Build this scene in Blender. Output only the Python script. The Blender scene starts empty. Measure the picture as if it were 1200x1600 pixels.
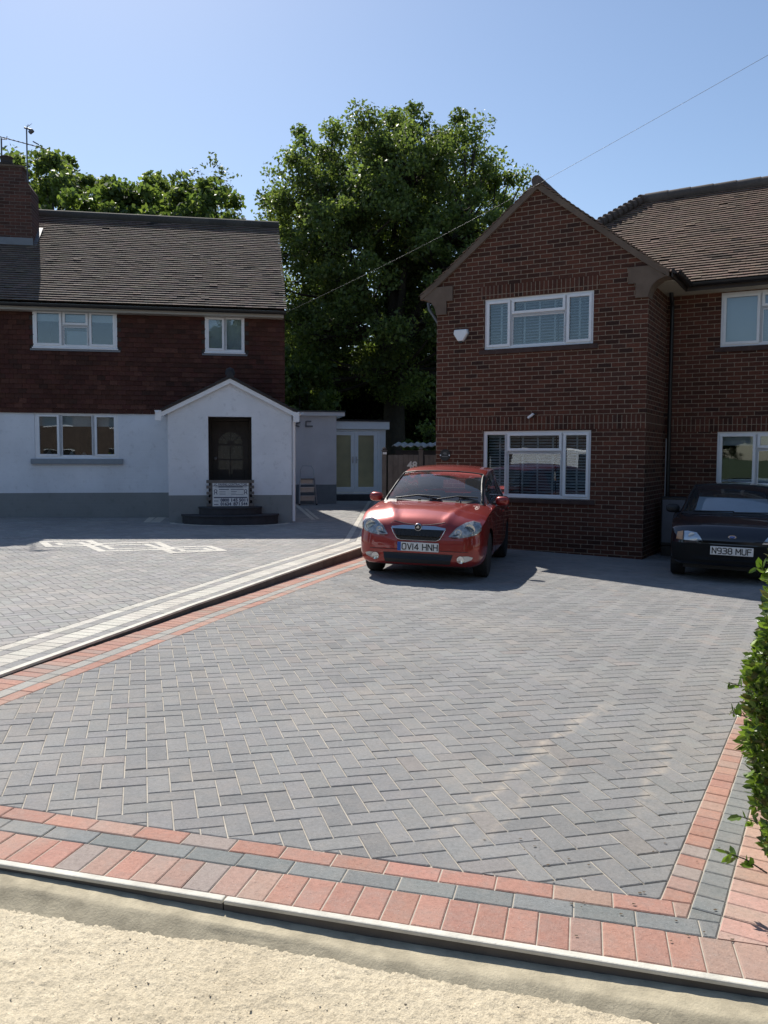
import bpy, math, random
import numpy as np
from mathutils import Vector, Matrix
from mathutils.bvhtree import BVHTree
random.seed(7); rng = np.random.default_rng(11)
R_ = math.radians
scene = bpy.context.scene
COL = scene.collection
# ---------------------------------------------------------------- camera, sky, sun, exposure
F = 1300.0; PITCH = R_(3.85); ROLL = 0.004; CAMZ = 1.5
cam = bpy.data.cameras.new('camera'); cam_o = bpy.data.objects.new('camera', cam); COL.objects.link(cam_o)
cam.sensor_fit = 'VERTICAL'; cam.sensor_height = 36; cam.lens = F/1600*36
cam.clip_start = .05; cam.clip_end = 3000
cam_o.location = (0, 0, CAMZ)
cam_o.rotation_mode = 'QUATERNION'
cam_o.rotation_quaternion = (Matrix.Rotation(R_(90)-PITCH, 4, 'X') @ Matrix.Rotation(ROLL, 4, 'Z')).to_quaternion()
scene.camera = cam_o
SDX, SDY = .35, -.85                     # ground shadow offset per metre of height
SUN_EL = math.atan(1/math.hypot(SDX, SDY)); sun_dir = Vector((-SDX, -SDY, 1)).normalized()
w = bpy.data.worlds.new('World'); scene.world = w; w.use_nodes = True
nt = w.node_tree; sky = nt.nodes.new('ShaderNodeTexSky'); sky.sky_type = 'NISHITA'; sky.sun_disc = False
sky.sun_elevation = SUN_EL; sky.sun_rotation = math.atan2(sun_dir.x, sun_dir.y)
sky.altitude = 50; sky.air_density = 1.0; sky.dust_density = .45; sky.ozone_density = 1.9
bg = nt.nodes['Background']; nt.links.new(sky.outputs[0], bg.inputs[0]); bg.inputs[1].default_value = .108
sl = bpy.data.lights.new('sun', 'SUN'); sl.energy = 5.0; sl.angle = R_(.5); sl.color = (1, .95, .87)
so = bpy.data.objects.new('sun', sl); COL.objects.link(so)
so.rotation_mode = 'QUATERNION'; so.rotation_quaternion = sun_dir.to_track_quat('Z', 'Y'); so.location = (-8, 20, 30)
scene.view_settings.view_transform = 'Standard'; scene.view_settings.look = 'None'
scene.view_settings.gamma = 1; scene.view_settings.exposure = 0.30
# ---------------------------------------------------------------- geometry of the place
def ray(px, py):
    a = px-600; b = py-800; c, s = math.cos(ROLL), math.sin(ROLL); a, b = a*c+b*s, -a*s+b*c
    x = a/F; u = -b/F
    return Vector((x, math.cos(PITCH)+u*math.sin(PITCH), -math.sin(PITCH)+u*math.cos(PITCH)))
PR = (.02, -.024, -.0062); PL = (-.006, -.012, .0065)      # right and left drive: z = a + b x + c y
def zR(x, y): return PR[0]+PR[1]*x+PR[2]*y
def zL(x, y): return PL[0]+PL[1]*x+PL[2]*y
def on(px, py, P):
    d = ray(px, py); t = (P[0]-CAMZ)/(d.z-P[1]*d.x-P[2]*d.y); return (d.x*t, d.y*t)
def at(px, py, Y):
    d = ray(px, py); t = Y/d.y; return Vector((d.x*t, Y, CAMZ+d.z*t))
# ---------------------------------------------------------------- mesh builder
def clip(poly, a, b, c):      # keep a x + b y <= c
    out = []
    n = len(poly)
    for i in range(n):
        p, q = poly[i], poly[(i+1) % n]
        dp = a*p[0]+b*p[1]-c; dq = a*q[0]+b*q[1]-c
        if dp <= 0: out.append(p)
        if (dp < 0 < dq) or (dq < 0 < dp):
            t = dp/(dp-dq); out.append((p[0]+(q[0]-p[0])*t, p[1]+(q[1]-p[1])*t))
    return out
def area(p): return .5*sum(p[i][0]*p[(i+1) % len(p)][1]-p[(i+1) % len(p)][0]*p[i][1] for i in range(len(p)))
def clip_convex(poly, region):     # region counter-clockwise
    n = len(region)
    for i in range(n):
        p, q = region[i], region[(i+1) % n]
        a, b = (q[1]-p[1]), -(q[0]-p[0])
        poly = clip(poly, a, b, a*p[0]+b*p[1])
        if len(poly) < 3: return []
    return poly
def ccw(p): return p if area(p) > 0 else p[::-1]
def inset(poly, d):
    # drop tiny edges
    P = [p for i, p in enumerate(poly) if math.dist(p, poly[i-1]) > 1e-4]
    n = len(P)
    if n < 3: return None
    L = []
    for i in range(n):
        p, q = P[i], P[(i+1) % n]; l = math.dist(p, q); nx, ny = -(q[1]-p[1])/l, (q[0]-p[0])/l
        L.append((nx, ny, nx*p[0]+ny*p[1]+d))
    out = []
    for i in range(n):
        a1, b1, c1 = L[i-1]; a2, b2, c2 = L[i]; D = a1*b2-a2*b1
        if abs(D) < 1e-3: out.append((P[i][0]+a2*d, P[i][1]+b2*d)); continue
        out.append(((c1*b2-c2*b1)/D, (a1*c2-a2*c1)/D))
    if area(out) < 2e-4 or any(math.dist(out[i], P[i]) > 5*d+.01 for i in range(n)): return None
    return out
class MB:
    def __init__(s): s.v = []; s.f = []; s.c = []
    def face(s, pts, col=None):
        b = len(s.v); s.v += [tuple(p) for p in pts]; s.f.append(tuple(range(b, b+len(pts)))); s.c.append(col)
    def add(s, vs, fs, col=None):
        b = len(s.v); s.v += [tuple(p) for p in vs]; s.f += [tuple(i+b for i in f) for f in fs]; s.c += [col]*len(fs)
    def box(s, x0, x1, y0, y1, z0, z1, col=None, M=None):
        vs = [Vector((x, y, z)) for z in (z0, z1) for y in (y0, y1) for x in (x0, x1)]
        if M is not None: vs = [M @ v for v in vs]
        s.add(vs, [(0, 2, 3, 1), (4, 5, 7, 6), (0, 1, 5, 4), (2, 6, 7, 3), (0, 4, 6, 2), (1, 3, 7, 5)], col)
    def bar(s, p, q, w, h, up=(0, 0, 1), col=None):
        p, q = Vector(p), Vector(q); d = (q-p).normalized(); r = d.cross(Vector(up)).normalized(); u = r.cross(d)
        vs = [e+r*a*w/2+u*b*h/2 for e in (p, q) for a, b in ((-1, -1), (1, -1), (1, 1), (-1, 1))]
        s.add(vs, [(0, 1, 2, 3)[::-1], (4, 5, 6, 7), (0, 1, 5, 4), (1, 2, 6, 5), (2, 3, 7, 6), (3, 0, 4, 7)], col)
    def prism(s, poly, fn0, fn1, col=None):   # poly in 2D (ccw), fn maps (x,y)->3D bottom / top
        n = len(poly); a = [fn0(*p) for p in poly]; b = [fn1(*p) for p in poly]
        s.add(a+b, [tuple(range(n))[::-1], tuple(range(n, 2*n))]+[(i, (i+1) % n, n+(i+1) % n, n+i) for i in range(n)], col)
    def tube(s, pts, rad, n=10, col=None, caps=True):
        pts = [Vector(p) for p in pts]; m = len(pts)
        if not hasattr(rad, '__len__'): rad = [rad]*m
        vs = []; ref = None
        for i in range(m):
            t = (pts[min(i+1, m-1)]-pts[max(i-1, 0)]).normalized()
            if ref is None:
                ref = t.orthogonal().normalized()
            ref = (ref-t*ref.dot(t)).normalized(); b = t.cross(ref)
            for k in range(n):
                a = 2*math.pi*k/n; vs.append(pts[i]+(ref*math.cos(a)+b*math.sin(a))*rad[i])
        fs = [(i*n+k, i*n+(k+1) % n, (i+1)*n+(k+1) % n, (i+1)*n+k) for i in range(m-1) for k in range(n)]
        if caps: fs += [tuple(range(n))[::-1], tuple(range((m-1)*n, m*n))]
        s.add(vs, fs, col)
    def lathe(s, prof, axis='z', org=(0, 0, 0), n=24, col=None):   # prof = [(r, h)]
        vs = []; o = Vector(org)
        for r, h in prof:
            for k in range(n):
                a = 2*math.pi*k/n; c, d = r*math.cos(a), r*math.sin(a)
                vs.append(o+Vector((c, d, h) if axis == 'z' else (h, c, d) if axis == 'x' else (d, h, c)))
        m = len(prof)
        fs = [(i*n+k, i*n+(k+1) % n, (i+1)*n+(k+1) % n, (i+1)*n+k) for i in range(m-1) for k in range(n)]
        if prof[0][0] > 1e-6: fs.append(tuple(range(n))[::-1])
        if prof[-1][0] > 1e-6: fs.append(tuple(range((m-1)*n, m*n)))
        s.add(vs, fs, col)
    def build(s, name, mat, parent=None, smooth=False, bevel=0, M=None):
        me = bpy.data.meshes.new(name); me.from_pydata(s.v, [], s.f); me.update()
        if any(c is not None for c in s.c):
            at_ = me.color_attributes.new('tint', 'FLOAT_COLOR', 'CORNER')
            arr = []
            for f, c in zip(s.f, s.c):
                c = (1, 1, 1) if c is None else c
                arr += [c[0], c[1], c[2], 1]*len(f)
            at_.data.foreach_set('color', arr)
        if M is not None: me.transform(M)
        o = bpy.data.objects.new(name, me); COL.objects.link(o)
        if mat: me.materials.append(mat)
        if smooth:
            me.polygons.foreach_set('use_smooth', [True]*len(me.polygons))
            if smooth is not True: me.set_sharp_from_angle(angle=R_(smooth))
        if bevel:
            m = o.modifiers.new('bevel', 'BEVEL'); m.width = bevel; m.segments = 2; m.limit_method = 'ANGLE'; m.angle_limit = R_(40)
        if parent: o.parent = parent
        return o
def raw(name, V, faces_n, mat, parent=None, tint=None):     # V (N,faces_n,3) separate faces, fast
    V = np.asarray(V, dtype=np.float32); N = V.shape[0]
    me = bpy.data.meshes.new(name)
    me.vertices.add(N*faces_n); me.vertices.foreach_set('co', V.reshape(-1))
    me.loops.add(N*faces_n); me.loops.foreach_set('vertex_index', np.arange(N*faces_n, dtype=np.int32))
    me.polygons.add(N); me.polygons.foreach_set('loop_start', np.arange(0, N*faces_n, faces_n, dtype=np.int32))
    me.update(calc_edges=True)
    if tint is not None:
        a = me.color_attributes.new('tint', 'FLOAT_COLOR', 'CORNER')
        t = np.ones((N, faces_n, 4), dtype=np.float32); t[:, :, :3] = tint[:, None, :]
        a.data.foreach_set('color', t.reshape(-1))
    me.materials.append(mat)
    o = bpy.data.objects.new(name, me); COL.objects.link(o)
    if parent: o.parent = parent
    return o
def empty(name, loc=(0, 0, 0), rz=0):
    o = bpy.data.objects.new(name, None); COL.objects.link(o); o.location = loc; o.rotation_euler.z = rz; return o
def tag(o, label=None, cat=None, group=None, kind=None):
    if label: o['label'] = label
    if cat: o['category'] = cat
    if group: o['group'] = group
    if kind: o['kind'] = kind
    return o
def text_mesh(txt, size, extrude, name, mat, parent, M, offset=0, width=None, align='CENTER', spacing=1):
    cu = bpy.data.curves.new('lettering', 'FONT'); cu.body = txt; cu.size = size; cu.extrude = extrude; cu.align_x = align
    cu.align_y = 'CENTER'; cu.offset = offset; cu.resolution_u = 3; cu.space_character = spacing
    o = bpy.data.objects.new('lettering', cu); COL.objects.link(o)
    dg = bpy.context.evaluated_depsgraph_get(); me = bpy.data.meshes.new_from_object(o.evaluated_get(dg))
    bpy.data.objects.remove(o); bpy.data.curves.remove(cu)
    if width:
        xs = [v.co.x for v in me.vertices]; s = width/(max(xs)-min(xs)); c = (max(xs)+min(xs))/2
        for v in me.vertices: v.co.x = (v.co.x-c)*s
    me.transform(M); me.materials.clear(); me.materials.append(mat)
    o = bpy.data.objects.new(name, me); COL.objects.link(o); o.parent = parent
    return o
# ---------------------------------------------------------------- materials
class NT:
    def __init__(s, name):
        s.m = bpy.data.materials.new(name); s.m.use_nodes = True; s.t = s.m.node_tree; s.b = s.t.nodes['Principled BSDF']
        s.out = s.t.nodes['Material Output']; s.tc = None
    def n(s, ty, **kw):
        nd = s.t.nodes.new('ShaderNode'+ty)
        for k, v in kw.items():
            if k.startswith('i_'):
                nd.inputs[k[2:].replace('_', ' ')].default_value = v
            else: setattr(nd, k, v)
        return nd
    def l(s, a, b): s.t.links.new(a, b)
    def obj(s):
        if not s.tc: s.tc = s.n('TexCoord')
        return s.tc.outputs['Object']
    def noise(s, scale, detail=4, rough=.6, vec=None, dim='3D'):
        nd = s.n('TexNoise'); nd.inputs['Scale'].default_value = scale; nd.inputs['Detail'].default_value = detail
        nd.inputs['Roughness'].default_value = rough; s.l(vec or s.obj(), nd.inputs['Vector']); return nd.outputs['Fac']
    def ramp(s, fac, stops, interp='LINEAR'):
        nd = s.n('ValToRGB'); cr = nd.color_ramp; cr.interpolation = interp
        while len(cr.elements) < len(stops): cr.elements.new(.5)
        for e, (p, c) in zip(cr.elements, stops):
            e.position = p; e.color = (*c, 1) if hasattr(c, '__len__') else (c, c, c, 1)
        s.l(fac, nd.inputs[0]); return nd.outputs[0]
    def mul(s, a, b, fac=1, mode='MULTIPLY'):
        nd = s.n('MixRGB', blend_type=mode)
        for k, v in ((0, fac), (1, a), (2, b)):
            if isinstance(v, (int, float)) and k == 0: nd.inputs[0].default_value = v
            elif isinstance(v, tuple): nd.inputs[k].default_value = (*v, 1)
            else: s.l(v, nd.inputs[k])
        return nd.outputs[0]
    def math(s, op, a, b=0, c=None):
        nd = s.n('Math', operation=op)
        for k, v in enumerate((a, b, c)):
            if v is None: continue
            if isinstance(v, (int, float)): nd.inputs[k].default_value = v
            else: s.l(v, nd.inputs[k])
        return nd.outputs[0]
    def bump(s, h, strength=.5, dist=.01, prev=None):
        nd = s.n('Bump'); nd.inputs['Strength'].default_value = strength; nd.inputs['Distance'].default_value = dist
        s.l(h, nd.inputs['Height'])
        if prev: s.l(prev, nd.inputs['Normal'])
        return nd.outputs[0]
    def done(s, color=None, rough=.7, normal=None, metal=0, spec=None, coat=None):
        if color is not None:
            if isinstance(color, tuple): s.b.inputs['Base Color'].default_value = (*color, 1)
            else: s.l(color, s.b.inputs['Base Color'])
        if isinstance(rough, (int, float)): s.b.inputs['Roughness'].default_value = rough
        else: s.l(rough, s.b.inputs['Roughness'])
        s.b.inputs['Metallic'].default_value = metal
        if spec is not None: s.b.inputs['Specular IOR Level'].default_value = spec
        if coat: s.b.inputs['Coat Weight'].default_value = coat; s.b.inputs['Coat Roughness'].default_value = .03
        if normal: s.l(normal, s.b.inputs['Normal'])
        return s.m
    def tint(s):
        nd = s.n('Attribute'); nd.attribute_name = 'tint'; return nd.outputs['Color']
def plain(name, col, rough=.6, metal=0, var=.12, scale=6, bump=.15, bscale=60, bdist=.003, **kw):
    t = NT(name); n1 = t.noise(scale, 5); v = t.ramp(n1, [(.3, 1-var), (.7, 1+var*.4)])
    c = t.mul(col, v)
    nm = t.bump(t.noise(bscale, 4), bump, bdist) if bump else None
    rr = t.math('ADD', t.math('MULTIPLY', t.noise(scale*3), .2), rough-.1)
    return t.done(c, rr, nm, metal, **kw)
def brick_mat(name, ax, bw=.225, rh=.075, offset=.5, swap=False, paint=None, ramp=None, mortar=(.31, .235, .17)):
    t = NT(name); sp = t.n('SeparateXYZ'); t.l(t.obj(), sp.inputs[0]); cb = t.n('CombineXYZ')
    a, b = sp.outputs[ax], sp.outputs[2]
    wob = t.math('MULTIPLY', t.math('SUBTRACT', t.noise(2.2, 3), .5), .008)
    b = t.math('ADD', b, wob)
    t.l(b if swap else a, cb.inputs[0]); t.l(a if swap else b, cb.inputs[1])
    br = t.n('TexBrick'); br.offset = offset; br.inputs['Scale'].default_value = 1
    br.inputs['Brick Width'].default_value = bw; br.inputs['Row Height'].default_value = rh
    br.inputs['Mortar Size'].default_value = .0062; br.inputs['Mortar Smooth'].default_value = .25
    br.inputs['Color1'].default_value = (0, 0, 0, 1); br.inputs['Color2'].default_value = (1, 1, 1, 1); br.inputs['Mortar'].default_value = (.5, .5, .5, 1)
    t.l(cb.outputs[0], br.inputs[0])
    stops = ramp or [(0, (.055, .026, .020)), (.2, (.098, .038, .024)), (.45, (.128, .047, .030)), (.65, (.104, .042, .030)), (.85, (.160, .058, .036)), (1, (.085, .040, .030))]
    bc = t.ramp(br.outputs['Color'], stops)
    bc = t.mul(bc, t.ramp(t.noise(45, 5, .7), [(.3, .62), (.7, 1.15)]))
    bc = t.mul(bc, t.ramp(t.noise(1.1, 4), [(.3, .8), (.7, 1.12)]))
    mc = t.mul(mortar, t.ramp(t.noise(20, 4), [(.3, .6), (.7, 1.2)]))
    c = t.mul(bc, mc, br.outputs['Fac'], 'MIX')
    if paint: c = t.mul(t.mul(paint, t.ramp(t.noise(1.3, 5), [(.3, .88), (.7, 1.03)])), t.ramp(t.noise(7, 6, .75), [(.28, .80), (.45, 1.)]))
    h = t.math('SUBTRACT', 1, br.outputs['Fac'])
    nm = t.bump(h, .7 if not paint else .35, .008 if not paint else .005); nm = t.bump(t.noise(90, 5), .35, .004, nm)
    return t.done(c, .88, nm, spec=.25)
def tint_mat(name, nscale=40, namp=.3, rough=.85, bump=.4, bdist=.004, big=1.5, bigamp=.15, speck=None, mott=0., pits=False):
    t = NT(name); c = t.tint()
    c = t.mul(c, t.ramp(t.noise(nscale, 6, .7), [(.3, 1-namp), (.72, 1+namp*.5)]))
    c = t.mul(c, t.ramp(t.noise(big, 5), [(.3, 1-bigamp), (.7, 1+bigamp*.6)]))
    c = t.mul(c, (.30, .27, .245), t.math('MULTIPLY', t.ramp(t.noise(9, 5, .75), [(.45, 0.), (.75, 1.)]), mott), 'MIX')
    if pits:
        c = t.mul(c, t.ramp(t.noise(120, 3, .8), [(.30, .45), (.36, 1.)]))
        # dusty sand swept along three strokes and in faint patches
        sp = t.n('SeparateXYZ'); t.l(t.obj(), sp.inputs[0]); tot = None
        for (a, b, wd, am) in ((on(650, 1330, PR), on(960, 1090, PR), .055, .5), (on(735, 1330, PR), on(900, 1180, PR), .04, .35), (on(985, 1300, PR), on(1060, 1130, PR), .06, .35)):
            d = Vector((b[0]-a[0], b[1]-a[1])); L = d.length; d /= L; nx_, ny_ = -d.y, d.x
            wob = t.math('MULTIPLY', t.math('SUBTRACT', t.noise(3, 3), .5), .35)
            dist = t.math('ADD', t.math('ADD', t.math('MULTIPLY', sp.outputs[0], nx_), t.math('MULTIPLY_ADD', sp.outputs[1], ny_, -(nx_*a[0]+ny_*a[1]))), wob)
            al = t.math('ADD', t.math('MULTIPLY', sp.outputs[0], d.x/L), t.math('MULTIPLY_ADD', sp.outputs[1], d.y/L, -(d.x*a[0]+d.y*a[1])/L))
            m1 = t.math('MAXIMUM', t.math('SUBTRACT', 1, t.math('DIVIDE', t.math('ABSOLUTE', dist), wd)), 0)
            m2 = t.math('MAXIMUM', t.math('SUBTRACT', 1, t.math('POWER', t.math('ABSOLUTE', t.math('MULTIPLY_ADD', al, 2, -1)), 4)), 0)
            m = t.math('MULTIPLY', t.math('MULTIPLY', m1, m2), am); tot = m if tot is None else t.math('MAXIMUM', tot, m)
        tot = t.math('MULTIPLY', tot, t.ramp(t.noise(11, 5, .7), [(.38, 0.), (.58, 1.)]))
        patch = t.math('MULTIPLY', t.math('MULTIPLY', t.ramp(t.noise(.75, 5, .65), [(.48, 0.), (.72, 1.)]), t.ramp(t.noise(14, 5, .7), [(.35, .2), (.65, 1.)])), .30)
        c = t.mul(c, (.56, .47, .37), t.math('MAXIMUM', tot, patch), 'MIX')
    if speck: c = t.mul(c, speck, t.ramp(t.noise(230, 2), [(.66, 0.), (.72, .55)]), 'MIX')
    nm = t.bump(t.noise(160, 5, .7), bump, bdist)
    return t.done(c, rough, nm, spec=.3)
M = {}
M['brick'] = brick_mat('brick', 0); M['brick_side'] = brick_mat('brick_side', 1)
M['soldier'] = brick_mat('soldier_brick', 0, .225, .075, 0, True); M['soldier_side'] = brick_mat('soldier_brick_side', 1, .225, .075, 0, True)
M['white_brick'] = brick_mat('painted_brick', 0, paint=(.80, .82, .86)); M['white_brick_side'] = brick_mat('painted_brick_side', 1, paint=(.80, .82, .86))
M['grey_brick'] = brick_mat('grey_painted_brick', 0, paint=(.27, .28, .275)); M['grey_brick_side'] = brick_mat('grey_painted_brick_side', 1, paint=(.17, .19, .20))
M['render'] = plain('white_render', (.76, .76, .77), .85, var=.12, scale=1.5, bump=.4, bscale=140)
M['chimney_brick'] = brick_mat('chimney_brick', 0, ramp=[(0, (.07, .035, .028)), (.5, (.14, .06, .045)), (1, (.10, .055, .045))], mortar=(.17, .14, .12))
M['pvc'] = plain('white_pvc', (.84, .85, .87), .32, var=.05, bump=0)
M['pvc_cream'] = plain('cream_pvc', (.40, .38, .34), .4, var=.08, bump=0)
M['black'] = plain('black_plastic', (.015, .015, .016), .42, bump=.1)
M['grey_plastic'] = plain('grey_plastic', (.16, .17, .18), .5)
M['lead'] = plain('lead_flashing', (.19, .20, .22), .5, metal=.3)
M['cement'] = plain('cement', (.175, .125, .092), .95, var=.3, scale=3, bump=.6, bscale=70, bdist=.006)
M['concrete'] = plain('concrete_edging', (.66, .63, .545), .9, var=.25, scale=9, bump=.5, bscale=90, bdist=.004)
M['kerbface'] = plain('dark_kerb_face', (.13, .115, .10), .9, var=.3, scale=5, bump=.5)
M['haunch'] = plain('mortar_haunch', (.50, .435, .305), .95, var=.35, scale=11, bump=.5, bscale=120, bdist=.004)
M['wood'] = plain('weathered_wood', (.17, .15, .135), .85, var=.35, scale=4, bump=.5, bscale=30)
M['wood_dark'] = plain('dark_wood', (.045, .032, .025), .6, var=.3, scale=4)
M['aluminium'] = plain('aluminium', (.55, .56, .57), .4, metal=.75, var=.1, bump=0)
M['metal_dark'] = plain('weathered_metal', (.14, .14, .145), .5, metal=.6)
M['rtile'] = tint_mat('roof_tile', 25, .28, .9, .5, .004, 1.0, .2)
M['paver'] = tint_mat('block_paver', 60, .22, .88, .75, .004, .9, .12, speck=(.55, .53, .5), mott=.42, pits=True)
M['joint'] = plain('jointing_sand', (.50, .45, .37), .95, var=.25, scale=12, bump=.4, bscale=300)
M['blinds'] = plain('blind_slats', (.86, .87, .88), .5, var=.05, bump=0)
M['room'] = plain('dark_room', (.035, .036, .04), .9, bump=0)
M['cloth'] = plain('pale_cloth', (.62, .64, .68), .9, bump=0)
M['frost'] = None
def glass(name, tintc=(.75, .8, .82), rough=.0, base=.06, ior=1.5, dust=0, fm=1.5):
    t = NT(name); t.t.nodes.remove(t.b)
    tr = t.n('BsdfTransparent'); tr.inputs[0].default_value = (*tintc, 1)
    gl = t.n('BsdfGlossy'); gl.inputs['Roughness'].default_value = rough; gl.inputs[0].default_value = (.95, .97, 1, 1)
    fr = t.n('Fresnel'); fr.inputs[0].default_value = ior
    nz = t.bump(t.noise(1.3, 2), .06, .02)
    t.l(nz, gl.inputs['Normal'])
    mx = t.n('MixShader'); t.l(t.math('ADD', t.math('MULTIPLY', fr.outputs[0], fm), base), mx.inputs[0]); t.l(tr.outputs[0], mx.inputs[1]); t.l(gl.outputs[0], mx.inputs[2])
    if dust:
        df = t.n('BsdfDiffuse'); df.inputs[0].default_value = (.7, .75, .8, 1); m2 = t.n('MixShader'); m2.inputs[0].default_value = dust
        t.l(mx.outputs[0], m2.inputs[1]); t.l(df.outputs[0], m2.inputs[2]); mx = m2
    t.l(mx.outputs[0], t.out.inputs[0]); return t.m
M['glass'] = glass('window_glass', base=.035, fm=1.3); M['carglass'] = glass('car_glass', (.82, .88, .88), .035, .03, dust=.03, fm=1.0)
t = NT('frosted_glass'); c = t.mul((.78, .72, .50), t.ramp(t.noise(1.1, 3), [(.3, .75), (.7, 1.05)])); t.l(c, t.b.inputs['Base Color']); t.b.inputs['Roughness'].default_value = .25
tl = t.n('BsdfTranslucent'); t.l(c, tl.inputs[0]); mx = t.n('MixShader'); mx.inputs[0].default_value = .6; t.l(t.b.outputs[0], mx.inputs[1]); t.l(tl.outputs[0], mx.inputs[2]); t.l(mx.outputs[0], t.out.inputs[0]); M['frosted'] = t.m
def leaf_mat(name, trans=.5, rough=.5):
    t = NT(name); c = t.tint(); t.l(c, t.b.inputs['Base Color']); t.b.inputs['Roughness'].default_value = rough
    t.b.inputs['Specular IOR Level'].default_value = .45
    tl = t.n('BsdfTranslucent'); c2 = t.mul(c, (1.4, 1.5, .75)); t.l(c2, tl.inputs[0])
    mx = t.n('MixShader'); mx.inputs[0].default_value = trans; t.l(t.b.outputs[0], mx.inputs[1]); t.l(tl.outputs[0], mx.inputs[2])
    t.l(mx.outputs[0], t.out.inputs[0]); return t.m
M['leaf'] = leaf_mat('tree_leaf'); M['hedgeleaf'] = leaf_mat('hedge_leaf', .3, .38)
M['bark'] = plain('bark', (.06, .05, .038), .95, var=.4, scale=3, bump=1, bscale=14, bdist=.03)
# road of pale sandy grit
t = NT('sand_grit'); n1 = t.noise(1.4, 4); n2 = t.noise(26, 6, .75); n3 = t.noise(110, 5, .7)
c = t.ramp(n1, [(.3, (.56, .475, .335)), (.7, (.67, .585, .43))]); c = t.mul(c, t.ramp(n2, [(.3, .78), (.7, 1.1)]))
c = t.mul(c, t.ramp(n3, [(.3, .75), (.65, 1.12)]))
vo = t.n('TexVoronoi'); vo.inputs['Scale'].default_value = 130; t.l(t.obj(), vo.inputs['Vector']); n4 = t.noise(330, 3, .7)
c = t.mul(c, t.ramp(t.noise(85, 4, .8), [(.30, .42), (.38, 1.)])); c = t.mul(c, t.ramp(n4, [(.32, .8), (.6, 1.08)])); nm = t.bump(vo.outputs['Distance'], .45, .004); nm = t.bump(n3, .5, .004, nm); nm = t.bump(n4, .5, .002, nm); M['sand'] = t.done(c, .95, nm, spec=.2)
M['grass'] = plain('grass_ground', (.06, .09, .03), .95, var=.4, scale=.8, bump=.8, bscale=20, bdist=.03)
# ---------------------------------------------------------------- ground, drives, kerbs
def structure(o): o['kind'] = 'structure'; return o
KP = [(-3.05, 3.0), (-2.74, 4.4), (-2.49, 5.4), (-2.10, 6.8), (-1.82, 7.87), (-1.60, 8.6), (-1.26, 9.8), (-.82, 11.3), (-.28, 13.1), (-.10, 13.75), (.12, 27)]
def off_poly(P, d):      # shift polyline sideways, + = to the left of travel
    out = []
    for i, p in enumerate(P):
        a = Vector(P[max(i-1, 0)]); b = Vector(P[min(i+1, len(P)-1)]); t = (b-a).normalized()
        k = 1
        if 0 < i < len(P)-1:
            t1 = (Vector(p)-a).normalized(); k = 1/max(.7, t1.dot(t))
        out.append((p[0]-t.y*d*k, p[1]+t.x*d*k))
    return out
def seg_clip(poly, P, side):     # clip by the polyline; side +1 keeps left of travel
    cy = sum(p[1] for p in poly)/len(poly)
    for i in range(len(P)-1):
        if cy <= P[i+1][1] or i == len(P)-2:
            p, q = P[i], P[i+1]; a, b = (q[1]-p[1])*side, -(q[0]-p[0])*side
            return clip(poly, a, b, a*p[0]+b*p[1])
# right drive edges
near_in = [on(0, 1258, PR), on(500, 1331, PR), on(1032, 1405, PR)]
nd = (Vector(near_in[2])-Vector(near_in[0])).normalized(); NDIR = Vector((nd.x, nd.y)); NN = Vector((-NDIR.y, NDIR.x))
N0 = Vector(near_in[2]); rd = (Vector(on(1160, 1100, PR))-N0).normalized(); RDIR = Vector((rd.x, rd.y)); RN = Vector((RDIR.y, -RDIR.x))  # RN points right
def line_clip(poly, p, n, keep_neg=True):
    s = 1 if keep_neg else -1
    return clip(poly, n.x*s, n.y*s, (n.x*p.x+n.y*p.y)*s)
def paver(mb, poly, zf, col, gap=.0022, bev=.004, rise=0.0):
    poly = ccw(poly)
    if len(poly) < 3 or abs(area(poly)) < 4e-4: return
    o = inset(poly, gap)
    if not o: return
    t = inset(o, bev)
    n = len(o); dz = rise+random.uniform(-.0012, .0012); tx, ty = random.uniform(-.008, .008), random.uniform(-.008, .008)
    cx = sum(p[0] for p in o)/n; cy = sum(p[1] for p in o)/n
    Z = lambda p, d: (p[0], p[1], zf(p[0], p[1])+dz+d+tx*(p[0]-cx)+ty*(p[1]-cy))
    if not t or len(t) != n: t = o
    A = [Z(p, -.012) for p in o]; B = [Z(p, -.003) for p in o]; T = [Z(p, 0) for p in t]
    fs = [tuple(range(2*n, 3*n))]
    for i in range(n):
        j = (i+1) % n; fs += [(i, j, n+j, n+i), (n+i, n+j, 2*n+j, 2*n+i)]
    mb.add(A+B+T, fs, col)
def jig(c, a=.1, b=0):
    k = 1+random.uniform(-a, a)
    return tuple(max(.01, x*k*(1+random.uniform(-b, b))) for x in c)
def charcoal():
    r = random.random()
    if r < .05: return jig((.27, .252, .24), .06, .015)
    if r < .2: return jig((.228, .228, .226), .08)
    return jig((.252, .251, .248), .06, .010)
def red():
    r = random.random()
    if r < .25: return jig((.41, .27, .215), .09, .02)
    if r < .33: return jig((.34, .28, .25), .07)
    return jig((.44, .235, .18), .08, .02)
def grey(): return jig((.225, .236, .230), .09, .01)
def cream(): return jig((.60, .57, .50), .07, .01)
def leftgrey():
    return jig((.315, .31, .30), .1, .02) if random.random() > .12 else jig((.37, .35, .33), .1)
def herring(mb, ang, org, u0, u1, v0, v1, clipf, zf, colf, s=.1):
    ca, sa = math.cos(ang), math.sin(ang)
    W = lambda u, v: (org[0]+ca*u*s-sa*v*s, org[1]+sa*u*s+ca*v*s)
    for y in range(v0, v1):
        for x in range(u0, u1):
            k = (x-y) % 4
            if k == 0: q = [(x, y), (x+2, y), (x+2, y+1), (x, y+1)]
            elif k == 3: q = [(x, y), (x+1, y), (x+1, y+2), (x, y+2)]
            else: continue
            p = clipf([W(*a) for a in q])
            if p and len(p) >= 3: paver(mb, p, zf, colf())
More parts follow.
